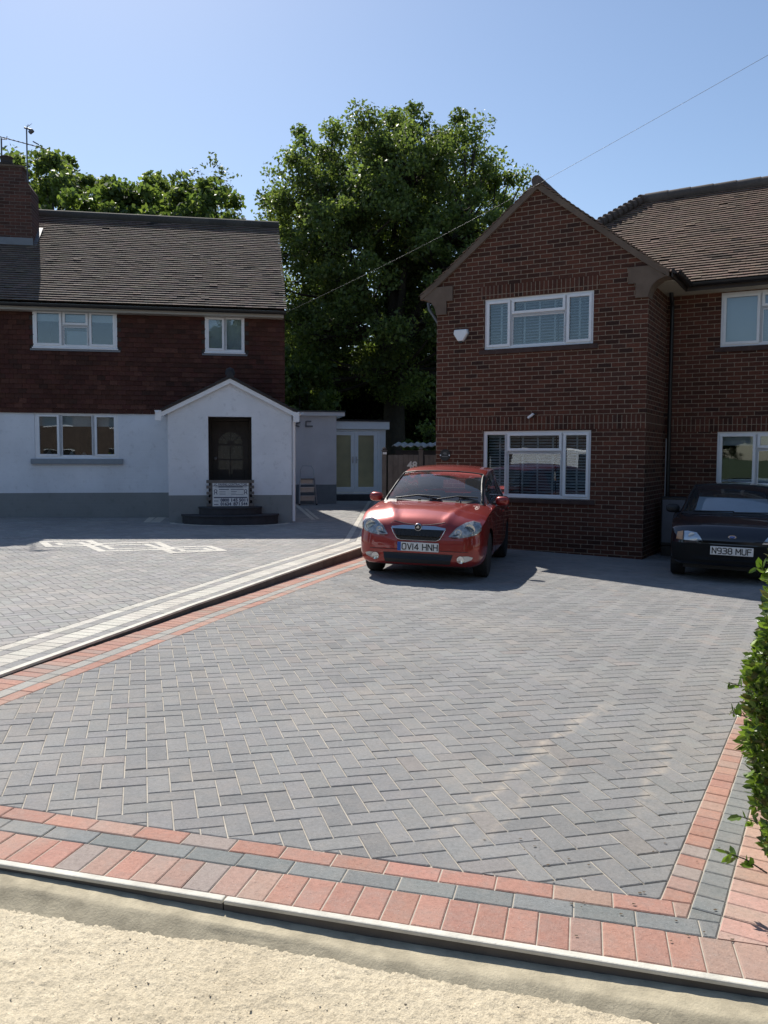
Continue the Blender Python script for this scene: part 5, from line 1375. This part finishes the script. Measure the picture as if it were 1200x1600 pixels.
            cf.panel('indicator_strip', M['reflector'], h, [(s*x, z) for x, z in ((.50, .685), (.58, .722), (.66, .735), (.735, .72), (.74, .705), (.66, .715), (.58, .702), (.52, .678))][:8], off=.009, th=.004, res=.01) if False else None
            cf.panel('chrome_fin', M['black'], h, [(s*x, z) for x, z in ((.41, .58), (.46, .575), (.52, .60), (.53, .61), (.45, .60))], off=.007, th=.004)
            cf.panel('dark_edge', M['trim'], h, [(s*x, z) for x, z in ((.52, .69), (.66, .70), (.665, .735), (.60, .755), (.53, .735))][:4], off=.0065, th=.004) if False else None
            fg = [(s*x, z) for x, z in ((.50, .262), (.60, .262), (.67, .29), (.685, .32), (.63, .337), (.52, .332))]
            g = cf.panel('fog_lamp', M['reflector'], car, fg, off=.008, th=.03, miss=-1.8); cf.panel('lens', M['lens'], g, fg, off=.014, th=.01, miss=-1.8)
            yy = cf.y(s*.54, .29) or -1.85; e = MB(); e.lathe([(.048, -.010), (.045, -.018), (.001, -.012)], 'y', (s*.54, yy, .291), 24); e.build('fog_bulb', M['chrome'], g, smooth=40)
        # tow eye cover seam and bumper crease
        e = MB()
        for zz in (.385,):
            e.tube([Vector((x, (cf.y(x, zz) or -1.8)-.001, zz)) for x in np.linspace(-.62, .62, 30)], .004, 5)
        e.build('bumper_seam', M['trim'], car)
        e = MB(); e.tube([Vector((x, (cf.y(x, zz) or -1.9)-.000, zz)) for x, zz in [(x, .70+.06*(abs(x)/.4)**2 if abs(x) < .36 else .70) for x in np.linspace(-.36, .36, 20)]], .003, 5); 
        e.tube([(.0, .25, GS[5][3]+.0), (.0, .26, GS[5][3]+.01)], .004, 4)
        e.build('bonnet_seam', M['trim'], car)
        # roof aerial
        e = MB(); e.tube([(0, 1.0, 1.43), (0, 1.12, 1.52)], [.006, .003], 6); e.build('roof_aerial', M['trim'], car)
        # door seams and handles
        for s in (-1, 1):
            e = MB()
            for y0 in (-.62, .43):
                e.bar((s*.826, y0, .28), (s*.822, y0, .90), .006, .004, up=(1, 0, 0))
            e.build('door_seam', M['trim'], car)
            for y0 in (.22, 1.02):
                e = MB(); e.bar((s*.832, y0, .80), (s*.832, y0+.16, .80), .02, .03); e.build('door_handle', paint, car, bevel=.006)
    else:
        cf.panel('bumper', M['bumper'], car, [(-.74, .26), (.74, .26), (.76, .50), (-.76, .50)], off=.035, th=.05, miss=-1.7)
        cf.panel('grille', M['black'], car, [(-.42, .515), (.42, .515), (.40, .55), (-.40, .55)], off=.004, th=.01)
        for s in (-1, 1):
            hl = [(s*x, z) for x, z in ((.36, .535), (.60, .540), (.60, .655), (.55, .66), (.44, .645), (.40, .60))]
            h = cf.panel('headlight', M['reflector'], car, hl, off=.008, th=.03, miss=-1.7); cf.panel('lens', M['lens'], h, hl, off=.020, th=.01, miss=-1.7)
            e = MB(); yy = cf.y(s*.50, .60) or -1.75; e.lathe([(.045, -.009), (.02, -.011), (.001, -.014)], 'y', (s*.50, yy, .598), 20); e.build('bulb', M['plate'], h, smooth=40)
            cf.panel('indicator', M['amber'], car, [(s*x, z) for x, z in ((.615, .54), (.70, .545), (.685, .64), (.615, .655))], off=.010, th=.03, miss=-1.6)
        pz, py = .425, cf.y(0, .425)-.060
        e = MB(); e.box(-.262, .262, py, py+.02, pz-.056, pz+.056); pl = e.build('number_plate', M['plate'], car, bevel=.004)
        reg_text('N938 MUF', pl, 0, py-.0012, pz, .475)
        e = MB(); yy = cf.y(0, .61)-.004; n = 24
        e.prism([(.048*math.cos(2*math.pi*k/n), .020*math.sin(2*math.pi*k/n)) for k in range(n)], lambda x, z: (x, yy+.003, .61+z), lambda x, z: (x, yy-.003, .61+z)); em = e.build('badge', M['chrome'], car)
        e = MB(); e.prism([(.041*math.cos(2*math.pi*k/n), .0145*math.sin(2*math.pi*k/n)) for k in range(n)], lambda x, z: (x, yy-.003, .61+z), lambda x, z: (x, yy-.005, .61+z)); e.build('badge_centre', M['bluestrip'], em)
        e = MB(); e.tube([Vector((x, yy-.006, .61+.006*math.sin(x*190))) for x in np.linspace(-.03, .03, 14)], .0016, 5); e.build('badge_script', M['chrome'], em)
        e = MB(); e.add([(-.50, -.80, .885), (.50, -.80, .885), (.46, -.44, 1.085), (-.46, -.44, 1.085), (-.50, -.79, .88), (.50, -.79, .88), (.46, -.43, 1.08), (-.46, -.43, 1.08)], [(0, 1, 2, 3), (7, 6, 5, 4), (0, 4, 5, 1), (2, 6, 7, 3), (1, 5, 6, 2), (0, 3, 7, 4)]); e.build('pale_screen_panel', M['cloth'], car)  # pale panel added behind the glass so the windscreen looks pale
        for (x0, x1) in ((-.52, .02), (.0, .55)):
            b = MB(); b.tube([(x0, -1.0+.1*x0*x0, .895), (x1, -.99+.1*x1*x1, .91)], .009, 6); b.build('wiper', M['trim'], car)
    # underside and arches, wheels
    b = MB(); b.box(-.60, .60, L0+.25, L1-.2, wr*.55, .30)
    b.build('underbody', M['trim'], car)
    for s in (-1, 1):
        for y in (-axle, axle):
            b = MB(); n = 20; R0 = wr+.048
            V = [(s*x, y+R0*math.cos(a), wr+R0*math.sin(a)) for x in (.45, W_*.965) for a in [math.pi*(k/n*1.2-.1) for k in range(n+1)]]
            b.add(V, [(k, k+1, n+2+k, n+1+k) for k in range(n)]+[tuple(range(n+1))]); b.build('wheel_arch', M['trim'], car, smooth=30)
            wheel(car, s*(track+.0), y, wr, .185, s)
    return car
rc = build_car('red'); rc.location = (.88, 12.24, 0); rc.rotation_euler.z = R_(-13.6)
tag(rc, 'red five-door hatchback parked nose forward on the grey block drive', 'car')
dc = build_car('dark'); dc.rotation_euler.z = R_(-22); nose = Vector((4.55, 10.85)); fd = Vector((math.sin(R_(22)), math.cos(R_(22))))
dc.location = (nose.x+fd.x*1.86, nose.y+fd.y*1.86, 0); tag(dc, 'very dark navy older hatchback standing in the shade at the right edge', 'car')
def seat_on(o, axle, track, yaw):     # rest all four wheels on the sloping drive
    nrm = Vector((-PR[1], -PR[2], 1)).normalized(); f = Vector((math.sin(yaw), math.cos(yaw), 0)); f = (f-nrm*f.dot(nrm)).normalized(); s = f.cross(nrm)
    m = Matrix((s, f, nrm)).transposed(); o.rotation_euler = m.to_euler(); o.location.z = zR(o.location.x, o.location.y)+.001
seat_on(rc, 1.22, .7, R_(13.6)); seat_on(dc, 1.16, .68, R_(22))
# ---------------------------------------------------------------- trees and hedge
def bez(a, b, c, n):
    return [a.lerp(b, t).lerp(b.lerp(c, t), t) for t in [k/n for k in range(n+1)]]
def leaves(name, parent, C, per, spread, size, cols, mat, flat=1.0, droop=0):
    """C (N,4): clump centres and radius; leaf = bent quad"""
    C = np.asarray(C); N = len(C)*per
    ctr = np.repeat(C[:, :3], per, 0); rad = np.repeat(C[:, 3], per)
    d = rng.normal(size=(N, 3)); d /= np.linalg.norm(d, axis=1)[:, None]; r = rng.random(N)**.55
    pos = ctr+d*(r*rad)[:, None]*np.array([1, 1, flat])
    nrm = rng.normal(size=(N, 3))+np.array([0, 0, .7]); nrm /= np.linalg.norm(nrm, axis=1)[:, None]
    a = np.cross(nrm, rng.normal(size=(N, 3))); a /= np.linalg.norm(a, axis=1)[:, None]; b = np.cross(nrm, a)
    s = size*(.6+.8*rng.random(N))[:, None]
    tip = pos+a*s*.6-nrm*s*.12; base_ = pos-a*s*.5; l = pos+b*s*.36+nrm*s*.06; rr = pos-b*s*.36+nrm*s*.06
    V = np.stack([base_, rr, tip, l], 1)
    cc = np.asarray(cols)[rng.integers(0, len(cols), N)]*(.75+.5*rng.random(N))[:, None]
    cl = np.repeat(.8+.4*rng.random(len(C)), per)[:, None]
    return raw(name, V, 4, mat, parent, cc*cl)
GREEN = [(.11, .15, .05), (.145, .185, .058), (.09, .125, .045), (.175, .21, .066), (.115, .155, .06)]
LIME = [(.13, .17, .05), (.15, .19, .055), (.10, .14, .045), (.08, .12, .04)]
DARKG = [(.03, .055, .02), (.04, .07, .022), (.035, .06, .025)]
def tree(label, x, y, h, trunk_h, R, zc, nclump, per, lsize, cr=.7, cols=GREEN, group=None, seed=1, gap=.0, kind='tree', shape=None, tr=.3, flat=.8, limbs=7, name='broadleaf_tree', bias=0, lean=0):
    rnd = random.Random(seed); g0 = 0.0
    t = empty(name, (x, y, g0)); tag(t, label, 'tree', group)
    C = []
    tries = 0
    while len(C) < nclump and tries < nclump*60:
        tries += 1
        u = Vector([rnd.gauss(0, 1) for _ in range(3)]).normalized(); r = rnd.random()**(.40)
        nz = mn.noise((u.x*2.1+seed, u.y*2.1, u.z*2.1))
        k = 1+.16*nz
        p = Vector((u.x*R[0]*r*k, u.y*R[1]*r*k, u.z*R[2]*r*k))+Vector((0, 0, zc))
        if shape and not shape(p): continue
        if mn.noise((p.x*.33+seed*3, p.y*.33, p.z*.33)) < gap-.35: continue
        C.append((p.x, p.y, p.z, cr*rnd.uniform(.55, 1.25)))
    mb = MB(); base = Vector((0, 0, -.4)); fork = Vector((lean*.5, 0, trunk_h))
    mb.tube([base, Vector((lean*.1, 0, trunk_h*.4)), fork, Vector((lean, 0, zc+R[2]*.35))], [tr*1.35, tr, tr*.8, tr*.22], 10)
    L = []
    for k in range(limbs):
        a = 2*math.pi*k/limbs+rnd.uniform(-.3, .3); el = rnd.uniform(.5, 1.15)
        e = Vector((math.cos(a)*R[0]*.62*math.cos(el)*1.2, math.sin(a)*R[1]*.62*math.cos(el)*1.2, zc+R[2]*.75*math.sin(el)-R[2]*.25))
        st_ = fork+Vector((0, 0, rnd.uniform(-.1, .5)*(zc-trunk_h)*.5)); mid = st_.lerp(e, .45)+Vector((0, 0, -.4))
        P = bez(st_, mid, e, 6); mb.tube(P, [tr*.5*(1-.75*i/6) for i in range(7)], 7); L += P[2:]
    L.append(Vector((lean, 0, zc+R[2]*.3))); L.append(fork)
    for c in C:
        p = Vector(c[:3]); q = min(L, key=lambda v: (v-p).length+max(0, v.z-p.z)*.8); m = q.lerp(p, .5)+Vector((0, 0, -.12*(p-q).length))
        ln = (p-q).length; r0 = min(.07, .018+.014*ln)*tr/.3
        mb.tube(bez(q, m, p, 4), [r0, r0*.8, r0*.6, r0*.45, r0*.25], 5)
    mb.build('trunk', M['bark'], t, smooth=True)
    leaves('crown', t, C, per, 1, lsize, cols, M['leaf'], flat)
    return t
def XZ(px, py, Y): v = at(px, py, Y); return v.x, v.z
# the big tree between the houses
def big_shape(p):
    # trim lower left and lower right so the crown reads as in the photograph
    return not (p.x > 3.4 and p.z < 4.4) and not (p.z < 3.6 and abs(p.x) < 1.2)
BY = 30.0
tree('big broadleaf tree with a wide airy crown rising between the two houses', .35, BY, 14.4, 4.6, (5.5, 4.5, 5.4), 8.3, 720, 240, .115, .60, GREEN, None, 5, gap=.10, shape=big_shape, tr=.42, limbs=12, flat=.85)
# darker trees filling the gap below it
gp = 'dark trees in the gap behind the annex'
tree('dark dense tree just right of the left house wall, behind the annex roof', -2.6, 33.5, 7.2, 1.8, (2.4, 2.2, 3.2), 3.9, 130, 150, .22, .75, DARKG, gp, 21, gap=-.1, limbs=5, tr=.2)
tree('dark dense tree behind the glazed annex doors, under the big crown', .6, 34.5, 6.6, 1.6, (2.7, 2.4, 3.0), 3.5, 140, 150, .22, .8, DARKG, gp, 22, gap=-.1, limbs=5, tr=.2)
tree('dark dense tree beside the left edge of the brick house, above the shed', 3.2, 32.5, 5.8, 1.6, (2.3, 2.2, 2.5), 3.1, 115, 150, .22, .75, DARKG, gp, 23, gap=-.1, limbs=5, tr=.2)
tree('sunlit yellow-green bush against the edge of the left house wall', -2.85, 27.5, 5.2, 1.0, (1.15, 1.2, 1.5), 3.7, 46, 150, .16, .5, LIME, None, 31, gap=-.3, limbs=4, tr=.1, name='bush')
x_, z0_ = XZ(662, 690, 26); tree('small bright leafy bush just above the shed roof', x_+.1, 26, 2.6, .8, (.75, .7, .75), 1.75, 20, 120, .12, .35, LIME, None, 32, gap=-.4, limbs=4, tr=.06, name='bush')
# trees behind the left house
gl_ = 'trees behind the left house roof'
specs = [('leafy tree behind the chimney, tallest on the left', 78, 236, 32, 3.3, 3.4, 130, GREEN, 41), ('low yellow-green tree right of the chimney behind the ridge', 118, 300, 28.5, 2.2, 2.2, 70, LIME, 42),
         ('rounded tree over the middle of the left ridge', 168, 284, 31, 1.9, 2.4, 70, LIME, 43), ('bright tree behind the ridge left of the taller dark one', 212, 290, 30, 1.9, 2.2, 70, LIME, 44),
         ('taller dark tree sticking up behind the ridge', 268, 252, 33, 1.5, 3.0, 60, GREEN, 45), ('broad bright tree at the right end of the left ridge', 322, 296, 29.5, 2.1, 2.2, 80, LIME, 46)]
for (lb, px, py, Y, rx, rzz, n, cols, sd_) in specs:
    x, zt = XZ(px, py, Y); tree(lb, x, Y, zt, zt*.35, (rx, rx, rzz), zt-rzz*.98, n, 150, .19, .62, cols, gl_, sd_, gap=-.1, limbs=6, tr=.2)
# thin airy saplings on the right of that row
for (lb, px, py, Y, n, rx, rzz, sd_) in (('thin airy tree with sparse leaves against the sky, the taller of two', 340, 246, 38, 95, 1.1, 2.6, 51), ('faint sparse treetop just left of the thin airy tree', 311, 252, 40, 34, .7, 2.2, 52)):
    x, zt = XZ(px, py, Y); tree(lb, x, Y, zt, zt*.5, (rx, rx, rzz), zt-rzz, n, 16, .16, .42, [(.09, .11, .07)], 'sparse treetops behind the left house', sd_, gap=-.4, limbs=4, tr=.07)
# ---------------------------------------------------------------- hedge at the right edge
hd = empty('privet_hedge', (0, 0, 0)); tag(hd, 'bright green clipped hedge with small glossy leaves along the right border', 'hedge')
rx = Vector((RDIR.x, RDIR.y, 0)); rn = Vector((RN.x, RN.y, 0)); n0 = Vector((N0.x, N0.y, 0))
H0, HL, HW, HH = .17, 5.0, .62, 1.12
N = 52000
s = rng.random(N)*HL; u = rng.random(N); vv = rng.random(N)
face = rng.random(N)
off0 = .308
lat = np.where(face < .62, rng.random(N)**2*.14, np.where(face < .85, rng.random(N)*HW, HW-.1*rng.random(N)))
hz = np.where(face < .62, rng.random(N)*HH, np.where(face < .85, HH-rng.random(N)**2*.12, rng.random(N)*HH))
endm = rng.random(N) < .16; s = np.where(endm, rng.random(N)**2*.14, s); lat = np.where(endm, rng.random(N)*HW, lat); hz = np.where(endm, rng.random(N)*HH, hz)
pos = np.zeros((N, 3))
for i in range(N):
    a, l, z = s[i], lat[i], hz[i]
    b = .055*mn.noise((a*2.3, z*3.1, 1))+.05*mn.noise((a*6, z*7, 4))+.05*math.sin(min(1, z/HH)*math.pi)
    fall = -.10*(1-min(1, z/.3)) if z < .3 else 0
    p = n0+rx*(H0+a-(.07*mn.noise((l*4, z*4, 7)) if a < .2 else 0))+rn*(off0+l-(b+fall)*(1-l/HW)); top = .05*mn.noise((a*3, l*4, 9))*(z/HH)
    pos[i] = (p.x, p.y, zR(p.x, p.y)+.02+z+top)
def leafblades(name, parent, pos, outw, size, cols, mat):
    N = len(pos); a = outw*.8+rng.normal(size=(N, 3))*.75+np.array([0, 0, .35]); a /= np.linalg.norm(a, axis=1)[:, None]
    nrm = np.cross(a, rng.normal(size=(N, 3))); nrm /= np.linalg.norm(nrm, axis=1)[:, None]; nrm[:, 2] = np.abs(nrm[:, 2])
    b = np.cross(nrm, a); b /= np.linalg.norm(b, axis=1)[:, None]; s = (size*(.6+.75*rng.random(N)))[:, None]
    P = lambda k, w_, h: pos+a*s*k+b*s*w_+nrm*s*h
    base_, mid, tip = P(0, 0, 0), P(.5, 0, -.06), P(1, 0, -.02)
    l1, l2, r1, r2 = P(.22, .20, .03), P(.66, .21, .0), P(.22, -.20, .03), P(.66, -.21, .0)
    V = np.concatenate([np.stack([base_, l1, l2, mid], 1), np.stack([mid, l2, tip, tip*.5+r2*.5], 1), np.stack([base_, mid, r2, r1], 1), np.stack([mid, tip, tip*.6+r2*.4, r2], 1)], 0)
    V = np.concatenate([np.stack([base_, l1, l2, mid], 1), np.stack([mid, l2, (l2+tip)/2+0*tip, tip], 1), np.stack([base_, mid, r2, r1], 1), np.stack([mid, tip, (r2+tip)/2, r2], 1)], 0)
    c = np.asarray(cols)[rng.integers(0, len(cols), N)]*(.7+.6*rng.random(N))[:, None]
    return raw(name, V, 4, mat, parent, np.tile(c, (4, 1)))
outw = np.tile(-np.array(rn), (N, 1))
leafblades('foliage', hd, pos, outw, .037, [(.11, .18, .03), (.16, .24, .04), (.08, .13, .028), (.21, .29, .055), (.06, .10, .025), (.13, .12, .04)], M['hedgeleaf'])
mb = MB()
for k in range(330):
    a = random.random()*HL; l = random.uniform(.05, HW-.05); p = n0+rx*(H0+.05+a)+rn*(off0+l); z = zR(p.x, p.y)
    e = p+rn*random.uniform(-.22, .1)+rx*random.uniform(-.1, .1); e = Vector((e.x, e.y, z+random.uniform(.5, HH-.05)))
    mb.tube([(p.x, p.y, z), tuple((Vector((p.x, p.y, z))+e)/2+Vector((random.uniform(-.03, .03), random.uniform(-.03, .03), 0))), e], [.009, .006, .003], 5)
mb.build('stems', M['bark'], hd)
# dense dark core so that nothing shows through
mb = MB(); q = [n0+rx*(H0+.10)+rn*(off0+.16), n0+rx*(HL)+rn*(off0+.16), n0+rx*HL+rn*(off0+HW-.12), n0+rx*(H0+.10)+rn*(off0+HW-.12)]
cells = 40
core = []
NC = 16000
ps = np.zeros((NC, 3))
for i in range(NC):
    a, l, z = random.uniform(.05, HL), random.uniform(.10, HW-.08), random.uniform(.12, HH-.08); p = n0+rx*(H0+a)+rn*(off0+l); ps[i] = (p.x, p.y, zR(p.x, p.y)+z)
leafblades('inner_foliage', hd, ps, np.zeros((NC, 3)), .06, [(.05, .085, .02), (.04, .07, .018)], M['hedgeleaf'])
# long shoots poking out
sp = []; mb = MB()
for (px, py, Y) in ((1138, 1066, 3.5), (1140, 1112, 3.45), (1133, 1331, 2.75), (1158, 1160, 3.25), (1182, 887, 3.3), (1155, 1275, 2.9)):
    tip = at(px, py, Y); root = tip+rn*.14+Vector((0, .02, -.05)); root = Vector(root)
    mb = MB(); mb.tube([root, root.lerp(tip, .5)+Vector((0, 0, .01)), tip], [.003, .0025, .0015], 5); mb.build('shoot', M['bark'], hd)
    for k in range(13): 
        t_ = random.random()**.7; v = root.lerp(tip, t_); sp.append(tuple(v))
sp = np.array(sp); leafblades('shoot_leaves', hd, sp, np.tile(-np.array(rn)*.6, (len(sp), 1)), .042, [(.10, .17, .025), (.15, .24, .035), (.07, .12, .02)], M['hedgeleaf'])
# fallen leaves and grit on the border paving
bits = MB()
for k in range(60):
    x, y = random.uniform(.4, 1.9), random.uniform(2.5, 3.2); z = zR(x, y)+.004; a = random.uniform(0, 6.28); s = random.uniform(.003, .009)
    bits.add([(x+s*math.cos(a+t), y+s*.6*math.sin(a+t), z+random.uniform(0, .003)) for t in (0, 1.6, 3.1, 4.7)], [(0, 1, 2, 3)])
tag(bits.build('leaf_litter', plain('dry_litter', (.10, .07, .04), .9, bump=0)), 'scattered crumbs and dry leaf bits on the pink border blocks', 'litter', kind='stuff')
# ---------------------------------------------------------------- the street behind the camera: seen only in window reflections, also cuts sky fill
def street_house(x, y, ang, label, wcol):
    h = empty('semi_detached_house', (x, y, -.15), ang); tag(h, label, 'house', 'houses across the street')
    wins = [(u, u+1.8, z, z+1.15) for z in (.9, 3.4) for u in (-6.2, -2.9, 1.1, 4.4)]
    wall('wall', wcol, h, [(-7.5, 0), (7.5, 0), (7.5, 5), (-7.5, 5)], wins)
    m = MB()
    for a in ((-7.5, 0, -7.5, 8), (7.5, 0, 7.5, 8), (-7.5, 8, 7.5, 8)): m.face([(a[0], a[1], 0), (a[2], a[3], 0), (a[2], a[3], 5), (a[0], a[1], 5)])
    m.build('wall', wcol, h)
    m = MB(); m.face([(-8, -.5, 4.9), (8, -.5, 4.9), (4.5, 4, 8.2), (-4.5, 4, 8.2)]); m.face([(8, 8.5, 4.9), (-8, 8.5, 4.9), (-4.5, 4, 8.2), (4.5, 4, 8.2)]); m.face([(-8, 8.5, 4.9), (-8, -.5, 4.9), (-4.5, 4, 8.2)]); m.face([(8, -.5, 4.9), (8, 8.5, 4.9), (4.5, 4, 8.2)])
    m.build('roof', plain('far_roof', (.12, .08, .065), .9, var=.3), h)
    for w_ in wins:
        m = MB(); m.box(w_[0], w_[1], .06, .1, w_[2], w_[3]); m.build('window', M['black'], h)
        m = MB(); m.box(w_[0], w_[1], .03, .058, w_[2], w_[2]+.07); m.box(w_[0], w_[1], .03, .058, w_[3]-.07, w_[3]); m.box((w_[0]+w_[1])/2-.03, (w_[0]+w_[1])/2+.03, .03, .058, w_[2]+.07, w_[3]-.07); m.build('window_frame', M['pvc'], h)
fb = plain('dim_brick', (.115, .085, .070), .9, var=.3, scale=3)  # colour dimmed to keep these houses dark in the window reflections
street_house(-24, -9, R_(140), 'brick house across the street to the far left of the camera', fb)
street_house(-6, -21, R_(180), 'brick house straight across the street behind the camera', fb)
street_house(13, -19, R_(205), 'brick house across the street to the right of the camera', fb)
van = empty('panel_van', (-11.5, -.6, -.14), R_(-16)); tag(van, 'white panel van parked across the street, seen in the window reflections', 'van')
mb = MB(); n = [(-2.4, .35), (2.45, .35), (2.5, .9), (2.0, 1.15), (1.45, 1.85), (1.2, 1.95), (-2.35, 2.0), (-2.45, 1.2)]
mb.prism(n, lambda x, z: (x, .9, z), lambda x, z: (x, -.9, z)); mb.build('body', M['pvc'], van, bevel=.08)
for s in (-1, 1):
    m = MB(); m.prism([(.75, 1.15), (1.75, 1.15), (1.38, 1.75), (.75, 1.75)], lambda x, z: (x, s*.89, z), lambda x, z: (x, s*.912, z)); m.build('side_window', M['black'], van)
    for x in (-1.6, 1.65): wheel(van, x*0, 0, .33, .2, s).location = (x, s*.82, .33)
for o in [c for c in van.children if c.name.startswith('wheel')]: o.rotation_euler.z = R_(90)
def copy_tree(o, parent=None):
    c = o.copy(); COL.objects.link(c); c.parent = parent
    for ch in o.children: copy_tree(ch, c)
    return c
src = [o for o in COL.objects if o.name.startswith('broadleaf_tree')][0]  # unseen trees added behind the camera to block sky light and deepen shade
for (x, y, r, s, lb) in ((-16, -15, 1, .5, 'tree left of the houses across the street'), (3.5, -17, 2, .8, 'tree between the houses across the street'), (21, -7, 3, .9, 'tree to the far right across the street'), (-30, 4, 4, .6, 'tree at the far left end of the street'), (13, -12, 5, .85, 'tree before the right hand house across the street'), (-23, -4, 2.6, .5, 'tree behind the white van'), (27, 4, 1.7, .9, 'tree to the right beyond the hedge')):
    c = copy_tree(src); c.location = (x, y, -.3); c.rotation_euler.z = r; c.scale = (s, s, s); c['label'] = 'added unseen big leafy '+lb; c['group'] = 'added trees across the street'
